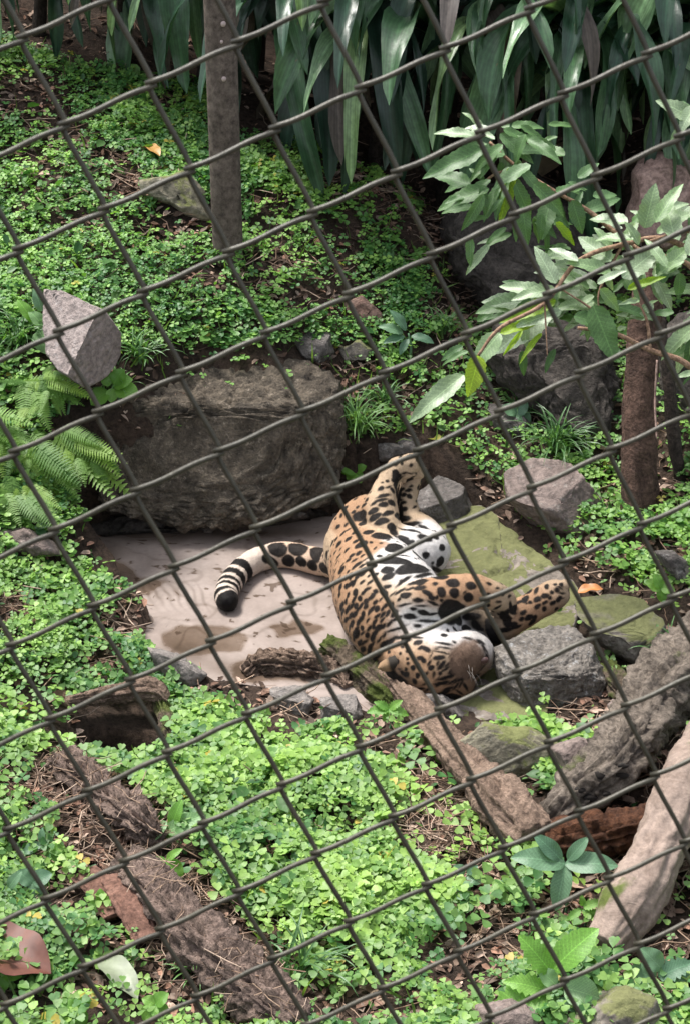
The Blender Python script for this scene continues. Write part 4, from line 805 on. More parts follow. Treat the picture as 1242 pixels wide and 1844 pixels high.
young(1050, 1640, .05, [(1085, 1625, 1050, 1635), (1075, 1660, 1048, 1640), (1020, 1660, 1045, 1640), (1045, 1610, 1048, 1632)], 'lime leaves growing below the five-leaved plant', 'young_lime', 'lobed')
young(735, 600, .1, [(680, 590, 725, 600), (700, 560, 730, 595), (780, 620, 740, 605), (720, 640, 735, 610), (690, 620, 728, 606)], 'blue-green leafy plant on the slope right of the reddish stub', 'young_dark', 'serr')
young(640, 850, .05, [(605, 830), (660, 840), (625, 865), (650, 870), (612, 850)], 'light green sprig at the right foot of the huge boulder', 'young_lime', 'round')
young(330, 822, .01, [(318, 812), (342, 822), (332, 838), (325, 830)], 'tiny sprout growing on the face of the huge boulder', 'young_lime', 'oval')
young(700, 1278, .06, [(672, 1265), (725, 1262), (735, 1290), (690, 1300), (660, 1285)], 'five-lobed leaves growing between the mossy log and the rim stone', 'young_lime', 'lobed')
young(930, 745, .05, [(900, 735), (950, 725), (955, 760), (915, 765)], 'blue-green seedling on the flat grey rock', 'young_dark', 'round')
young(1190, 1060, .05, [(1160, 1050), (1215, 1065), (1190, 1085), (1175, 1035)], 'yellow-green seedling by the right edge rock', 'young_lime', 'round')
young(120, 705, .07, [(90, 680, 115, 700), (150, 690, 125, 702), (85, 720, 112, 708), (140, 730, 125, 712), (105, 735, 118, 712), (165, 715, 130, 708)], 'bright leaves overlapping the lower edge of the upright rock', 'young_lime', 'serr')
# single dead leaves
def single(name, b0, t0, z, w, colr, label, cat='leaf', curve=(20, 0, -25), rough=.5, fold=.25):
    B0 = Pz(*b0, z) if z is not None else g1(*b0)+[0, 0, .03]; T0 = Pz(t0[0], t0[1], B0[2]+.005); L = np.linalg.norm(T0-B0)
    V, Fq = blade(1., w, curve, fold=fold, n=14, tip=.9, wav=.15); V[:, 1] /= V[-1, 1]; V = V*L; Bm = basis(T0-B0); V = V@Bm.T
    m, nt, bs = newmat(name+'_skin'); n = noise_node(nt, coords(nt), 30, 5); r = ramp(nt, n.outputs[0], [(.3, tuple(c*.6 for c in colr)), (.7, colr)]); nt.links.new(r.outputs[0], bs.inputs['Base Color']); bs.inputs['Roughness'].default_value = rough
    V = np.vstack([V, V-[0, 0, .0015]]); k = len(V)//2
    ob(name, mk(name, V, np.vstack([Fq, Fq[:, ::-1]+k])), m, loc=B0, label=label, cat=cat)
single('dead_leaf', (-60, 1735), (92, 1755), None, .7, (.12, .038, .022), 'big curled red-brown dead leaf at the left edge near the bottom', rough=.6)
single('dead_leaf', (185, 1745), (248, 1802), None, .38, (.2, .23, .15), 'pale grey-green fallen leaf left of the rotting log')
single('dead_leaf', (1040, 1068), (1086, 1062), .11, .5, (.55, .22, .07), 'orange fallen leaf on the wide flat rock beyond the paw')
single('dead_leaf', (262, 278), (288, 281), None, .4, (.45, .25, .07), 'small orange leaf above the dark mossy stone on the hillside')
single('dead_leaf', (500, 1690), (540, 1680), None, .5, (.4, .26, .17), 'tan dead leaf in the clover right of the rotting log')
single('dead_leaf', (488, 1548), (512, 1530), None, .7, (.3, .17, .11), 'small brown dead leaf in the middle of the foreground clover')
single('dead_leaf', (1100, 1815), (1135, 1820), None, .6, (.4, .25, .07), 'yellowish dead leaf by the pale mossy stone')
single('dead_leaf', (960, 325), (1010, 255), .75, .45, (.42, .32, .2), 'tan dry leaf standing behind the bush')

# ------------------------------------------------------------ the jaguar, lying on its back
PXM = 7.12/F
def jp(px, py, z): return Pz(px, py, z)
# chains: (photo x, photo y, height, radius in photo pixels)
CH = {
 'torso': ([(652, 992, .135, 60), (672, 1033, .15, 72), (696, 1076, .165, 84), (726, 1118, .16, 84), (757, 1152, .135, 60)], .05),
 'hipA': ([(630, 990, .14, 46), (655, 952, .2, 45), (668, 935, .23, 38)], .04),
 'thighA': ([(640, 970, .16, 42), (698, 962, .25, 25)], .03),
 'calfA': ([(696, 962, .26, 25), (684, 925, .29, 31), (690, 890, .34, 21), (699, 864, .37, 17), (716, 842, .40, 17)], .025),
 'footA': ([(716, 842, .40, 17), (738, 836, .42, 17)], .02),
 'thighB': ([(690, 985, .16, 42), (738, 998, .2, 40), (776, 996, .2, 30)], .03),
 'calfB': ([(778, 994, .2, 29), (768, 962, .21, 26), (738, 938, .23, 21)], .022),
 'footB': ([(740, 938, .23, 19), (732, 908, .27, 16), (737, 878, .31, 15), (744, 858, .34, 15)], .012),
 'armA': ([(738, 1092, .26, 40), (790, 1074, .30, 31), (850, 1066, .31, 27), (884, 1073, .29, 23)], .03),
 'pawA': ([(886, 1073, .29, 22), (905, 1080, .25, 19), (906, 1096, .22, 17)], .02),
 'armB': ([(800, 1130, .16, 42), (858, 1136, .12, 34), (893, 1130, .13, 27), (925, 1112, .16, 25), (965, 1090, .19, 24), (998, 1070, .21, 25)], .025),
 'neck': ([(757, 1150, .14, 58), (785, 1160, .13, 54)], .04),
 'head': ([(740, 1194, .115, 44), (775, 1200, .12, 52), (802, 1198, .12, 44)], .03),
 'muzzle': ([(805, 1186, .13, 36), (838, 1180, .15, 31), (850, 1178, .155, 29)], .02),
 'brow': ([(785, 1228, .08, 34), (825, 1226, .085, 27)], .02),
 'tail': ([(612, 1012, .09, 32), (590, 1014, .055, 24), (556, 1008, .045, 22), (520, 1000, .044, 22), (482, 1002, .043, 21), (446, 1018, .041, 20), (420, 1044, .040, 20), (407, 1070, .039, 19), (410, 1084, .037, 17)], .02),
}
prims = []
for nm, (pts, k) in CH.items():
    P = np.array([jp(x, y, z) for x, y, z, r in pts]); R = np.array([r for *_, r in pts])*PXM
    nn = 4*len(P); Q = smooth_path(np.c_[P, R], nn) if len(P) > 2 else np.c_[np.linspace(P[0], P[1], 4), np.linspace(R[0], R[1], 4)]
    if nm == 'tail': TAILQ = smooth_path(np.c_[P, R], 200)
    for a, b in zip(Q[:-1], Q[1:]): prims.append((a[:3], b[:3], a[3], b[3], .012 if nm in ('armA', 'pawA', 'armB', 'calfA', 'calfB', 'footA', 'footB', 'tail') else .03, nm))
def toes(c, dirn, across, r, n=4, gap=.9):
    c = np.asarray(c); dirn = dirn/np.linalg.norm(dirn); across = across/np.linalg.norm(across)
    for i in range(n):
        u = (i-(n-1)/2); o = c+across*u*r*gap+dirn*(r*.5-abs(u)*r*.25)
        prims.append((o-dirn*r*.8, o+dirn*r*.35, r*.62, r*.55, .006, 'toe'))
toes(jp(741, 838, .42), jp(757, 836, .43)-jp(720, 842, .4), np.array([.2, .3, 1.]), .023)
toes(jp(744, 852, .38), jp(748, 840, .40)-jp(738, 870, .34), np.array([1., .3, .1]), .022)
toes(jp(905, 1100, .215), jp(900, 1112, .2)-jp(905, 1085, .24), np.array([1., -.3, .0]), .023)
toes(jp(1002, 1068, .21), jp(1010, 1062, .215)-jp(975, 1085, .2), np.array([.4, -.4, 1.]), .031)
prims.append((jp(858, 1160, .15), jp(846, 1158, .15), .045, .05, .02, 'chin'))
lo = np.min([np.minimum(a-ra, b-rb2) for a, b, ra, rb2, *_ in prims], 0)-.03; hi = np.max([np.maximum(a+ra, b+rb2) for a, b, ra, rb2, *_ in prims], 0)+.03
VX = .0042
dim = np.ceil((hi-lo)/VX).astype(int)+1
SD = np.full(dim, .2, np.float32)
for a, b, ra, rb2, k, nm in prims:
    m = max(ra, rb2)+.05; i0 = np.maximum(((np.minimum(a, b)-m-lo)/VX).astype(int), 0); i1 = np.minimum(((np.maximum(a, b)+m-lo)/VX).astype(int)+2, dim)
    g = np.stack(np.meshgrid(*[lo[d]+VX*np.arange(i0[d], i1[d]) for d in range(3)], indexing='ij'), -1).astype(np.float32)
    ab = b-a; t = np.clip(((g-a)@ab)/(ab@ab+1e-12), 0, 1); ds = np.linalg.norm(g-(a+t[..., None]*ab), axis=-1)-(ra+t*(rb2-ra))
    sl_ = tuple(slice(i0[d], i1[d]) for d in range(3)); s0 = SD[sl_]; h = np.clip(.5+.5*(s0-ds)/k, 0, 1); SD[sl_] = (s0*(1-h)+ds*h-k*h*(1-h)).astype(np.float32)
# the ground squashes the underside a little
zz = (lo[2]+VX*np.arange(dim[2]))[None, None]; SD = np.maximum(SD, (.006-zz)).astype(np.float32)
def surface_nets(D, lo, h):
    ins = D < 0; nx, ny, nz = D.shape
    c = sum(ins[dx:nx-1+dx, dy:ny-1+dy, dz:nz-1+dz].astype(np.int8) for dx in (0, 1) for dy in (0, 1) for dz in (0, 1))
    act = (c > 0) & (c < 8); idx = np.full(act.shape, -1, np.int64); ijk = np.argwhere(act); idx[act] = np.arange(len(ijk))
    acc = np.zeros((len(ijk), 3)); cnt = np.zeros(len(ijk))
    cor = [(dx, dy, dz) for dx in (0, 1) for dy in (0, 1) for dz in (0, 1)]
    val = {q: D[ijk[:, 0]+q[0], ijk[:, 1]+q[1], ijk[:, 2]+q[2]] for q in cor}
    for q in cor:
        for ax in range(3):
            if q[ax] == 0:
                r = list(q); r[ax] = 1; r = tuple(r); a, b = val[q], val[r]; m = (a < 0) != (b < 0)
                t = np.where(m, a/np.where(m, a-b, 1), 0); p = np.tile(np.array(q, float), (len(ijk), 1)); p[:, ax] += t; acc += p*m[:, None]; cnt += m
    V = (ijk+acc/cnt[:, None])*h+lo
    Fq = []
    for ax in range(3):
        u, v = (ax+1) % 3, (ax+2) % 3
        s1 = [slice(0, n-1) for n in D.shape]; s2 = list(s1); s1 = [slice(1, n-1) for n in D.shape]; s1[ax] = slice(0, D.shape[ax]-1); s2 = list(s1); s2[ax] = slice(1, D.shape[ax])
        A = ins[tuple(s1)]; B = ins[tuple(s2)]; e = np.argwhere(A != B); off = np.array([1, 1, 1]); off[ax] = 0; e = e+off; fl = A[A != B]
        eu = np.zeros(3, int); eu[u] = 1; ev = np.zeros(3, int); ev[v] = 1
        g = lambda q: idx[q[:, 0], q[:, 1], q[:, 2]]
        f = np.stack([g(e), g(e-eu), g(e-eu-ev), g(e-ev)], -1); f[fl] = f[fl][:, ::-1]; Fq.append(f[:, ::-1])
    return V, np.vstack(Fq)
JV, JF = surface_nets(SD, lo, VX)
def laplace(V, Fq, it, lam=.5):
    E = np.vstack([Fq[:, [0, 1]], Fq[:, [1, 2]], Fq[:, [2, 3]], Fq[:, [3, 0]]]); dg = np.bincount(E[:, 0], minlength=len(V))+np.bincount(E[:, 1], minlength=len(V))
    for _ in range(it):
        s = np.stack([np.bincount(E[:, 0], V[E[:, 1], k], len(V))+np.bincount(E[:, 1], V[E[:, 0], k], len(V)) for k in range(3)], -1)
        V = V*(1-lam)+lam*s/dg[:, None]
    return V
JV = laplace(JV, JF, 4)
def vnorm(V, Fq):
    n = np.cross(V[Fq[:, 2]]-V[Fq[:, 0]], V[Fq[:, 3]]-V[Fq[:, 1]]); N = np.zeros_like(V)
    for k in range(4):
        for d in range(3): N[:, d] += np.bincount(Fq[:, k], n[:, d], len(V))
    return N/(np.linalg.norm(N, axis=1)[:, None]+1e-12)
JN = vnorm(JV, JF)
if ((JV-JV.mean(0))*JN).sum() < 0: JF = JF[:, ::-1]; JN = -JN
# folds of loose skin, ribs, muscles
JV = JV+JN*(.0045*fbm(JV*16, 3, 71)+.002*fbm(JV*45, 2, 72))[:, None]
# mouth line, closed eye crease
JN = vnorm(JV, JF)
# ---- visible surface lookup: nearest surface vertex under a photo pixel
jq, jw = proj(JV); fr = np.einsum('ij,ij->i', JN, JV-CP) < 0
cell = 5.; gk = np.floor(jq/cell).astype(int)
zb = {}
for i in np.where(fr)[0]:
    k = (gk[i, 0], gk[i, 1])
    if k not in zb or jw[i] < zb[k]: zb[k] = jw[i]
vis = fr & np.array([jw[i] < min(zb.get((gk[i, 0]+a, gk[i, 1]+b2), 99) for a in (0,) for b2 in (0,))+.03 for i in range(len(JV))])
vi = np.where(vis)[0]; vq = jq[vi]
def surf(px, py):
    d = np.hypot(vq[:, 0]-px, vq[:, 1]-py); k = d.argmin(); return vi[k], d[k]
# ---- base coat, with shade painted under the ear and beside the chest
O_, CR, WH = (.33, .2, .12), (.41, .305, .21), (.57, .55, .54)
AN = []
def anch(c, s): AN.extend((x, y, c) for x, y in [tuple(map(float, t.split())) for t in s.split(',')])
anch(O_, "620 985,640 958,650 928,608 1025,622 1065,642 1098,662 1135,682 1165,690 1105,668 1070,760 1062,800 1068,850 1062,878 1068,930 1112,960 1096,990 1082,735 1190,760 1212,780 1232,700 1185,720 1150,640 1000,600 1000,628 1045,770 1195")
anch(CR, "690 895,702 858,650 1035,665 1052,700 1052,716 850,735 885,905 1068,912 1095,892 1120,1008 1064,670 930,690 940,800 1190,740 1165,590 1015,730 1060")
anch(WH, "760 960,790 985,745 985,715 1005,740 1022,780 1028,715 1035,742 1112,780 1118,820 1124,840 1140,862 1150,876 1165,728 1132,800 1148,690 1015,800 1008,775 1140,725 1040")
anch((.15, .095, .066), "840 1180,856 1190,828 1190,838 1212,856 1206,820 1205,848 1172,866 1180,862 1198,842 1222")
anch((.3, .17, .1), "780 1240,800 1250,820 1244")
anch((.07, .045, .032), "706 1206,716 1218,728 1232,742 1244,800 1256")  # mostly painted shade on the neck fur under the ear
anch((.05, .04, .032), "866 1128,872 1112,862 1145,880 1140")  # shade painted into the fur between head and forelegs
ap = np.array([JV[surf(x, y)[0]] for x, y, c in AN]); ac = np.array([c for *_, c in AN])
JC = np.zeros((len(JV), 3)); ww = np.zeros(len(JV))
wobble = JV+.008*np.stack([fbm(JV*30, 3, 81), fbm(JV*30, 3, 82), fbm(JV*30, 3, 83)], -1)
for p_, c_ in zip(ap, ac):
    w = np.exp(-((wobble-p_)**2).sum(-1)/(2*.03**2))+1e-7/(((JV-p_)**2).sum(-1)+1e-3); JC += w[:, None]*c_; ww += w
JC /= ww[:, None]
# tail: pale above, with bands
td = np.array([0.]); tq = TAILQ[:, :3]; ts = np.r_[0, np.cumsum(np.linalg.norm(np.diff(tq, axis=0), axis=1))]; ts = ts[-1]-ts+.035
box = (JV[:, 0] < tq[4, 0]+.05) & (JV[:, 2] < .13) & (jq[:, 0] < 606)
ti = np.where(box)[0]; dd = ((JV[ti][:, None]-tq[None])**2).sum(-1); tk = dd.argmin(1); sT = ts[tk]+.006*fbm(JV[ti]*30, 3, 90)
tw = np.clip((598-jq[ti, 0])/30, 0, 1)[:, None]; base = np.array([.52, .44, .38])*(1-np.clip((sT-.33)/.12, 0, 1)[:, None])+np.array([.55, .4, .3])*np.clip((sT-.33)/.12, 0, 1)[:, None]
JC[ti] = JC[ti]*(1-tw)+base*tw
DK = np.array([.006, .005, .005])
def band(s, a, b2, e=.003): return np.clip((s-a)/e, 0, 1)*np.clip((b2-s)/e, 0, 1)
bb = np.zeros(len(ti))
for a, b2 in ((-1, .052), (.060, .078), (.092, .116), (.124, .146), (.160, .198), (.214, .262)): bb = np.maximum(bb, band(sT, a, b2))
JC[ti] = JC[ti]*(1-bb[:, None])+DK*bb[:, None]
# ---- the marks, with some painted shade in creases between limbs
SP = []
def marks(ox, oy, sc, s):
    for t in s.replace('\n', '').split(';'):
        if t.strip():
            x, y, a, b2, an = map(float, t.split()); SP.append((ox+x/sc, oy+y/sc, a/sc, b2/sc, an))
marks(560, 820, 4.777, """800 150 25 10 -10;760 180 12 10 0;700 215 16 12 0;655 225 14 8 -20;610 235 12 7 -20;720 250 14 12 60;665 270 25 10 -15;605 290 25 10 -35;625 345 50 11 -15;600 385 55 9 -12;545 410 25 8 -35;620 425 40 17 -8;700 410 30 18 25;660 495 45 18 -18;530 478 48 18 -25;550 530 55 17 -32;600 570 62 20 -18;437 520 38 20 -25;445 588 35 18 -20;490 662 40 26 -40;390 550 18 10 -20;
610 690 55 46 -30;700 615 32 28 60;745 530 30 28 70;710 665 30 22 70;510 745 15 12 0;545 800 15 15 0;275 670 28 12 -55;300 600 25 8 -50;320 640 18 10 -50;215 725 25 10 -70;180 760 30 9 -70;240 765 28 14 -45;320 720 30 20 -60;390 740 28 18 -50;430 765 35 22 -50;310 815 28 16 -40;405 840 32 14 -35;350 862 30 11 -35;250 810 20 8 -45;205 840 22 8 -55;240 870 28 8 -50;440 862 22 9 -35;320 905 22 8 -35;370 905 30 7 -30;215 930 40 7 -55;265 950 25 6 -50;390 945 50 12 -35;440 950 30 8 -30;470 890 45 5 -30;180 940 22 7 -60;260 990 32 13 -45;440 1005 38 18 -30;320 1000 18 8 -50;340 1045 22 16 -40;240 1060 30 9 -65;190 1060 25 7 -75;210 1000 20 6 -60;300 1060 12 8 0;440 1090 25 8 -40;380 1180 26 20 -60;460 1170 45 12 -40;500 1150 20 8 -50;550 1170 20 18 -50;320 1200 25 9 -70;240 1190 30 10 -80;620 1180 40 20 40;
850 150 30 8 10;905 160 20 8 20;845 215 28 16 -20;880 190 14 10 0;855 265 18 10 -20;785 290 14 12 0;840 300 25 12 -10;800 340 18 12 -10;845 355 18 14 0;750 375 28 14 20;790 405 22 12 0;800 465 25 12 -10;800 545 45 14 -10;850 600 80 10 -12;960 620 50 8 15;850 645 90 8 8;980 710 55 22 18;1070 700 25 15 15;800 730 70 24 42;850 770 32 28 30;720 790 60 48 10;930 745 15 8 0;910 850 40 28 40;985 860 25 25 0;960 895 60 14 15;1120 795 30 24 -40;1110 915 38 22 -70;1040 925 14 12 0;800 860 40 10 0;
730 905 130 24 0;880 975 125 30 -10;655 990 50 20 -12;665 1045 55 18 -30;970 1030 70 9 -12;1090 995 60 12 30;1110 1050 60 20 3;800 1080 60 12 -35;760 1095 30 12 -60;920 1090 75 13 -10;660 1128 28 16 -10;1065 1105 22 12 0;700 1190 30 9 -40;760 1170 50 10 -30;820 1210 35 12 -20;850 1150 40 8 -15;700 300 30 10 60;735 230 60 8 -55""")  # the last oval paints the dark crease between the hind feet
marks(740, 980, 4.14, """215 245 50 18 0;310 290 42 22 5;445 310 32 25 10;228 355 36 27 80;325 365 27 27 0;425 400 32 25 -50;175 295 18 9 0;290 440 30 18 0;185 400 14 10 20;225 420 12 10 30;70 280 35 17 0;60 330 45 12 -8;120 365 40 14 30;145 395 30 12 40;50 420 40 12 0;75 460 40 7 3;160 440 40 10 30;480 465 40 12 -15;370 465 30 10 0;580 295 15 8 0;640 330 15 6 0;630 380 12 6 0;650 430 20 8 0;640 470 30 10 -20;
780 490 28 18 -15;830 508 28 18 -20;705 560 38 26 60;760 600 30 16 -20;820 560 24 12 -25;880 550 28 14 -25;920 550 20 10 -50;850 410 18 18 0;845 360 20 15 -50;880 355 15 15 0;930 345 28 10 -70;1005 315 20 18 0;890 435 12 12 0;945 410 25 14 -30;810 430 20 8 -20;855 440 12 8 0;1000 385 22 14 -20;1050 360 14 12 0;1085 345 16 14 0;1115 300 14 10 80;1075 300 10 8 0;1000 435 20 10 -30;1100 410 25 16 -40;1060 440 20 12 -30;990 485 16 14 0;945 465 20 14 -30;905 580 30 12 -50;740 470 30 10 70;720 500 14 12 0;700 640 60 14 -10;780 620 40 10 -20;1035 400 12 10 0;960 300 14 6 0;790 440 14 8 -20;
90 515 45 12 10;160 520 40 9 -8;140 570 90 12 3;300 500 60 38 20;10 545 30 14 0;40 610 30 10 0;20 485 20 8 0;405 630 30 26 30;480 620 45 18 60;525 635 14 12 0;320 640 11 11 0;270 648 11 8 0;245 682 18 9 -30;340 550 40 20 80;450 540 60 20 -10;600 660 70 30 70;580 600 50 25 80;640 700 50 30 60""")  # the last three ovals deepen the painted shade by the elbow
marks(640, 1060, 4.436, """400 60 40 14 -12;390 130 50 8 -12;425 225 50 18 0;330 245 50 7 -30;320 325 75 8 -20;250 440 60 16 -30;220 480 40 10 -40;350 395 60 8 -10;490 390 45 8 5;
500 435 28 12 -10;560 485 35 18 35;520 475 25 12 -25;645 480 20 8 20;700 470 60 6 8;690 510 70 6 15;700 440 60 6 5;790 430 15 10 40;600 530 30 8 -50;515 555 25 16 0;545 580 18 14 -60;585 595 25 12 -60;660 555 50 12 -8;600 635 20 18 60;620 685 22 14 -70;670 680 18 14 0;650 600 25 10 -60;690 610 40 14 -50;720 640 50 10 -30;455 635 20 16 0;420 600 10 10 0;400 645 14 12 0;415 565 12 8 0;405 685 22 14 30;490 700 20 18 0;470 745 20 14 60;350 640 12 8 0;720 715 60 8 -20;760 660 30 10 -50;690 760 55 8 -15;770 740 50 10 -30;650 720 30 8 -40;660 770 40 10 -25;740 800 40 12 -20;700 830 50 12 -10;760 870 70 18 0;800 780 40 8 -50;830 830 40 8 40;880 790 30 10 60;840 760 40 7 -60;600 840 30 10 -40;550 760 20 10 -20;520 800 30 8 0;580 800 30 10 -40;900 870 30 10 60;960 700 30 8 -40;1045 560 30 9 80;1000 640 45 7 -45""")
marks(0, 0, 1, """806 1196 9 2.6 -35;862 1199 6 4 -60;842 1151 8 1.4 10;858 1156 8 1.4 30;870 1168 7 1.4 60;876 1182 7 1.4 85;812 1217 8 2.6 -35;816 1213 5 3 -35;868 1186 5 3 70;846 1214 9 2 -40;834 1221 9 2 -40;822 1226 10 2 -30;812 1178 8 1.6 -40;813 1189 5 2 -60;872 1166 12 1.6 60;864 1156 8 1.5 20;700 1212 14 4 30;712 1224 16 4 20;728 1214 8 3 40;735 1240 12 3 30;712 872 3 16 12;716 900 3 14 -10;722 925 3 12 -25;897 1106 3 1.5 60;904 1108 3 1.5 80;1008 1058 5 2 30;1012 1068 5 2 10;1010 1078 5 2 -10""")  # face and neck marks, then crease shade painted between hind feet and toes
marks(360, 940, 4.14, """735 195 58 36 20;580 200 62 36 18;880 230 45 33 80;600 158 25 8 0;660 290 42 36 10;755 295 40 28 30;840 325 38 26 20;920 345 33 22 20;945 250 30 12 80;540 300 45 24 40;500 280 30 22 0""")
rs_ = np.random.default_rng(3)
FL = [(598, 1030), (640, 1035), (690, 1058), (722, 1078), (700, 1098), (728, 1112), (722, 1140), (690, 1180), (668, 1198), (640, 1160), (610, 1090)]
have = np.array([(s[0]+math.cos(math.radians(s[4]))*s[2]*k, s[1]+math.sin(math.radians(s[4]))*s[2]*k) for s in SP for k in (-.7, 0, .7)])
for _ in range(5200):
    x, y = rs_.uniform(595, 735), rs_.uniform(1025, 1200)
    if not in_poly(np.array([x]), np.array([y]), FL)[0]: continue
    e = (have-[x, y])@np.array([[.64, .77], [-.77, .64]]).T*[1/12.5, 1/6.6]
    if (np.hypot(*e.T) < 1).any(): continue
    SP.append((x, y, rs_.uniform(4.5, 8), rs_.uniform(1.9, 3.3), -52+rs_.uniform(-14, 14))); have = np.vstack([have, [x, y]])
for _ in range(2500):                    # small dots in the gaps between the bigger marks
    k = vi[rs_.integers(0, len(vi))]; x, y = jq[k]
    if x < 600 or (x > 690 and 1000 < y < 1050) or (x > 720 and 1100 < y < 1160) or (x > 800 and y > 1150) or (x > 735 and 930 < y < 1020): continue
    w = np.hypot(have[:, 0]-x, have[:, 1]-y)
    if w.min() < 11: continue
    SP.append((x, y, rs_.uniform(2.4, 4.6), rs_.uniform(1.6, 2.8), rs_.uniform(-70, -20))); have = np.vstack([have, [x, y]])
ink = np.zeros(len(JV)); ctr = []
wv = JV+.0035*np.stack([fbm(JV*55, 3, 84), fbm(JV*55, 3, 85), fbm(JV*55, 3, 86)], -1)
for x, y, a, b2, an in SP:
    i, e = surf(x, y)
    if e > 8: continue
    # cast the photo mark onto the tangent plane of the skin
    c = JV[i]; n = JN[i]; ca, sa = math.cos(math.radians(an)), math.sin(math.radians(an))
    def cast(dx, dy):
        d = rays(x+dx, y+dy); nn = n if abs(n@d) > .35 else n-d/np.linalg.norm(d)*.5
        return CP+d*((c-CP)@nn)/(d@nn)-c
    U = cast(ca*a, sa*a); Wv = cast(-sa*b2, ca*b2)
    lu, lw_ = np.linalg.norm(U), np.linalg.norm(Wv); lu2 = min(lu, a*PXM*1.9); lw2 = min(lw_, b2*PXM*1.9); U /= lu; Wv = Wv-U*(Wv@U); Wv /= np.linalg.norm(Wv)+1e-9
    near_ = np.where(((JV-c)**2).sum(-1) < (max(lu2, lw2)*1.5+.01)**2)[0]; rel = wv[near_]-c
    lu2 *= 1.18; lw2 *= 1.34
    r_ = np.sqrt((rel@U/lu2)**2+(rel@Wv/max(lw2, .0028))**2+((rel@n)/(.03+.4*lu2))**2)
    soft = .0022/max(lw2, .0028); ink[near_] = np.maximum(ink[near_], np.clip((1.05+soft-r_)/(2*soft), 0, 1)); ctr.append(c)
# the far side of the coat: loose spots
unseen = np.where(~vis & (JV[:, 2] > .01))[0]; ctr = np.array(ctr)
for i in rs_.permutation(unseen)[:6000]:
    if ((ctr-JV[i])**2).sum(-1).min() < .024**2: continue
    ctr = np.vstack([ctr, JV[i]]); near_ = np.where(((JV-JV[i])**2).sum(-1) < .02**2)[0]; near_ = near_[~vis[near_]]; r_ = np.linalg.norm((wv[near_]-JV[i])/[.011, .0085, .011], axis=1)
    ink[near_] = np.maximum(ink[near_], np.clip((1.2-r_)/.4, 0, 1))
ink *= np.where(np.isin(np.arange(len(JV)), ti), np.clip((ti.size and 1), 0, 1), 1)
ink = ink*(.985+.015*fbm(JV*60, 2, 93))
JC = JC*(1-ink[:, None])+DK*ink[:, None]
JC *= (1+.10*fbm(JV*90, 2, 95)+.08*fbm(JV*20, 2, 96))[:, None]
NP = np.array([(806, 1204), (812, 1172), (834, 1152), (856, 1154), (870, 1170), (872, 1190), (862, 1210), (840, 1224), (820, 1220)], float)
qn = jq+3.*np.stack([fbm(JV*50, 2, 97), fbm(JV*50, 2, 98)], -1); m_ = np.zeros(len(JV))
for dx, dy in ((0, 0), (3, 0), (-3, 0), (0, 3), (0, -3)): m_ += in_poly(qn[:, 0]+dx, qn[:, 1]+dy, NP)/5.
m_ *= vis*.85; JC = JC*(1-m_[:, None])+m_[:, None]*(np.array([.12, .076, .054])*(1+.35*fbm(JV*[60, 60, 60], 3, 99))[:, None])
jo = jp(690, 1080, 0)
jag = ob('jaguar', None, loc=jo, label='spotted jaguar lying on its back on the concrete slab with its paws in the air', cat='jaguar')
m, nt, bs = newmat('jaguar_coat'); at = nt.nodes.new('ShaderNodeAttribute'); at.attribute_name = 'tint'
co = coords(nt); n2 = noise_node(nt, co, 260, 4, .7)
c = mix(nt, 1., at.outputs['Color'], ramp(nt, n2.outputs[0], [(.3, (.78, .76, .74)), (.7, (1.15, 1.14, 1.12))]).outputs[0], 'MULTIPLY')
nt.links.new(c, bs.inputs['Base Color']); bs.inputs['Roughness'].default_value = .62; bs.inputs['Specular IOR Level'].default_value = .12
bs.inputs['Sheen Weight'].default_value = .03; bs.inputs['Sheen Roughness'].default_value = .5
bump(nt, n2.outputs[0], .5, .004, bs); M['coat'] = m
ob('body', mk('jaguar_body', JV-jo, JF, np.clip(JC, 0, 1)), M['coat'], parent=jag)
# short hair along the skin: lies back towards the tail
hn = 90000; tri = JF[RNG.integers(0, len(JF), hn)]; u = RNG.random((hn, 2)); wq = np.stack([(1-u[:, 0])*(1-u[:, 1]), u[:, 0]*(1-u[:, 1]), u[:, 0]*u[:, 1], (1-u[:, 0])*u[:, 1]], -1)
hp = np.einsum('ni,nij->nj', wq, JV[tri]); hN = JN[tri[:, 0]]; hc = np.einsum('ni,nij->nj', wq, np.clip(JC, 0, 1)[tri])
flow = np.array([-.45, .8, .1])+.25*RNG.normal(size=(hn, 3)); flow -= hN*np.einsum('ij,ij->i', flow, hN)[:, None]; flow /= np.linalg.norm(flow, axis=1)[:, None]
ln = RNG.uniform(.0035, .0065, hn)[:, None]; sd_ = np.cross(hN, flow)*.0007
tip = hp+flow*ln*.85+hN*ln*.38
Vh = np.stack([hp-sd_, hp+sd_, tip], 1).reshape(-1, 3); Fh = np.arange(3*hn).reshape(-1, 3)
ob('fur', mk('jaguar_fur', Vh-jo, Fh, np.repeat(hc*RNG.uniform(.8, 1.15, hn)[:, None], 3, 0)), M['coat'], parent=jag, kind='stuff')
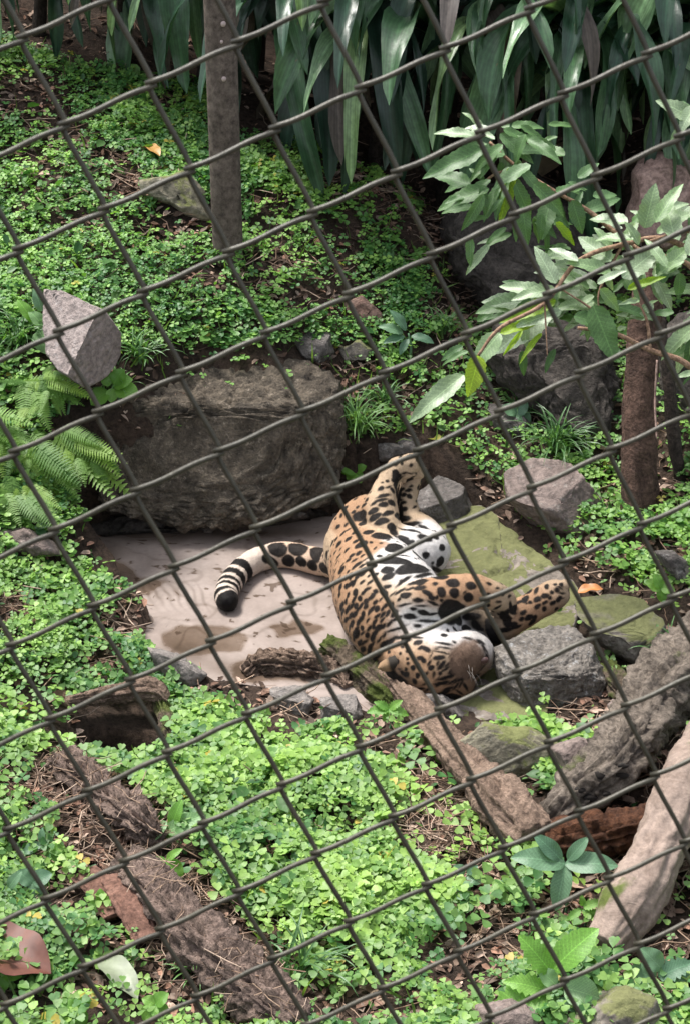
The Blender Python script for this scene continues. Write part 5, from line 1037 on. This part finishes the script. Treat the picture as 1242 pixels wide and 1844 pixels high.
# ears
def ear(c, tipp, side, label=None):
    c = np.array(c); ax = tipp-c; L = np.linalg.norm(ax); ax /= L; sdv = side/np.linalg.norm(side); sdv = sdv-ax*(sdv@ax); sdv /= np.linalg.norm(sdv); nn = np.cross(ax, sdv)
    V = []; n, mm = 9, 11; cl = []
    for i in range(n):
        t = i/(n-1)
        for j in range(mm):
            s = (j/(mm-1)*2-1); w = .024*math.sqrt(max(0, 1-t**2.2))+.002; V.append(c+ax*L*t+sdv*s*w+nn*(1-s*s)*.018*(1-t*.6)); cl.append((.3, .22, .15) if t > .85 or abs(s) > .85 else (.07, .045, .035))
    V = np.array(V); k = len(V); Fq = grid_faces(n, mm); V2 = V+nn*.004
    Fb = Fq[:, ::-1]+k; c2 = [(.26, .17, .1) if (i//mm)/(n-1) > .55 else (.03, .025, .02) for i in range(k)]
    ob('ear', mk('jaguar_ear', np.vstack([V, V2])-jo, np.vstack([Fq, Fb]), np.array(cl+c2)), M['coat'], parent=jag, label=label)
ear(jp(726, 1190, .165), jp(680, 1203, .14), np.cross(jp(672, 1203, .145)-jp(728, 1186, .17), FW), 'ear folded back, dark inside with a pale rim')
ear(jp(765, 1235, .07), jp(752, 1262, .05), np.array([1, 0, .3]))
# nose and whiskers
ms, ns_, bsn = newmat('nose_skin'); bsn.inputs['Base Color'].default_value = (.07, .035, .03, 1); bsn.inputs['Roughness'].default_value = .4
nv = ICO[4][0]*[.016, .012, .014]; nv = nv*(1+.15*fbm(ICO[4][0]*2, 2, 3))[:, None]; kk, _e = surf(871, 1190); ob('nose', mk('jaguar_nose', nv+JV[kk]-JN[kk]*.004-jo, ICO[4][1]), ms, parent=jag)
mw, nw_, bw = newmat('whisker_hair'); bw.inputs['Base Color'].default_value = (.3, .27, .24, 1)
wb = MB(); rw = random.Random(4)
for k in range(6):
    kk, _e = surf(848+rw.uniform(-10, 10), 1206+rw.uniform(-12, 12)); a = JV[kk]; d1 = JN[kk]*.4+np.array([.1+rw.uniform(-.3, .5), -.9+rw.uniform(-.3, .3), -.2]); d1 /= np.linalg.norm(d1); l = rw.uniform(.03, .07)
    V, Fs = tube(np.array([a, a+d1*l*.5, a+d1*l-[0, 0, .02]]), [.0005, .0004, .0002], 4, 6); wb.add(V, Fs)
ob('whiskers', wb.mesh('jaguar_whiskers', jo), mw, parent=jag)

# ------------------------------------------------------------ chain link fence
FH = np.array([[0.15741492, 0.06811777, -0.58156154], [-0.07549266, 0.14743582, -0.85254654], [0.00121936, 0.01297676, 1.0]])
_M = np.diag([1000/F, 1000/F, 1.])@FH
_sc = .058/np.linalg.norm(_M[:, 0])
def knot(i, j):                          # lattice point -> world (image x right, y down, z forward)
    v = (_M@np.array([i, j, 1.]))*_sc
    return CP+RT*v[0]-UP*v[1]+FW*v[2]
ea = (knot(1, 0)-knot(0, 0)); eb = (knot(0, 1)-knot(0, 0))
fn = np.cross(ea, eb); fn /= np.linalg.norm(fn)
if fn@FW > 0: fn = -fn                   # towards the camera
hx = (ea+eb)/np.linalg.norm(ea+eb)       # across the pickets
WR = .00175
fo = knot(0, 14)
fence = ob('chain_link_fence', None, loc=fo, label='olive brown chain link fence that the whole view is seen through', cat='fence')
for w in range(-12, 26):
    pts = []
    # nodes of picket w: left apexes i+j = w, right apexes i+j = w+1
    nodes = []
    j = -8
    i = w-j
    for k in range(0, 26):
        nodes.append((knot(i, j), -1)); j += 1
        nodes.append((knot(i, j), 1)); i -= 1
    rr = np.random.default_rng(w+50)
    N = 12
    for k in range(len(nodes)-1):
        (p, s0), (q, s1) = nodes[k], nodes[k+1]
        p = p+hx*WR*1.5*s0; q = q+hx*WR*1.5*s1
        front = s0 > 0                   # the rising strand (right apex down to left apex) lies in front
        for t in np.linspace(0, 1, N, endpoint=False):
            ez = min(1, min(t, 1-t)/.09)
            off = (WR*1.25 if front else -WR*1.25)*math.sin(ez*math.pi/2)
            # strands bow a little: flat in the middle, bent at the knuckles
            bow = -math.sin(t*2*math.pi)*.0009*(1 if front else .3)
            d = (q-p); per = np.cross(fn, d); per /= np.linalg.norm(per)
            pts.append(p+d*t+fn*off+per*bow)
    pts = np.array(pts); pts += .0012*np.stack([fbm(pts*6, 2, 60), fbm(pts*6, 2, 61), fbm(pts*6, 2, 62)], -1)
    V, Fs = tube(pts, np.full(len(pts), WR), 8, caps=True)
    ob('wire', mk('wire', V-fo, Fs), M['wire'], parent=fence)
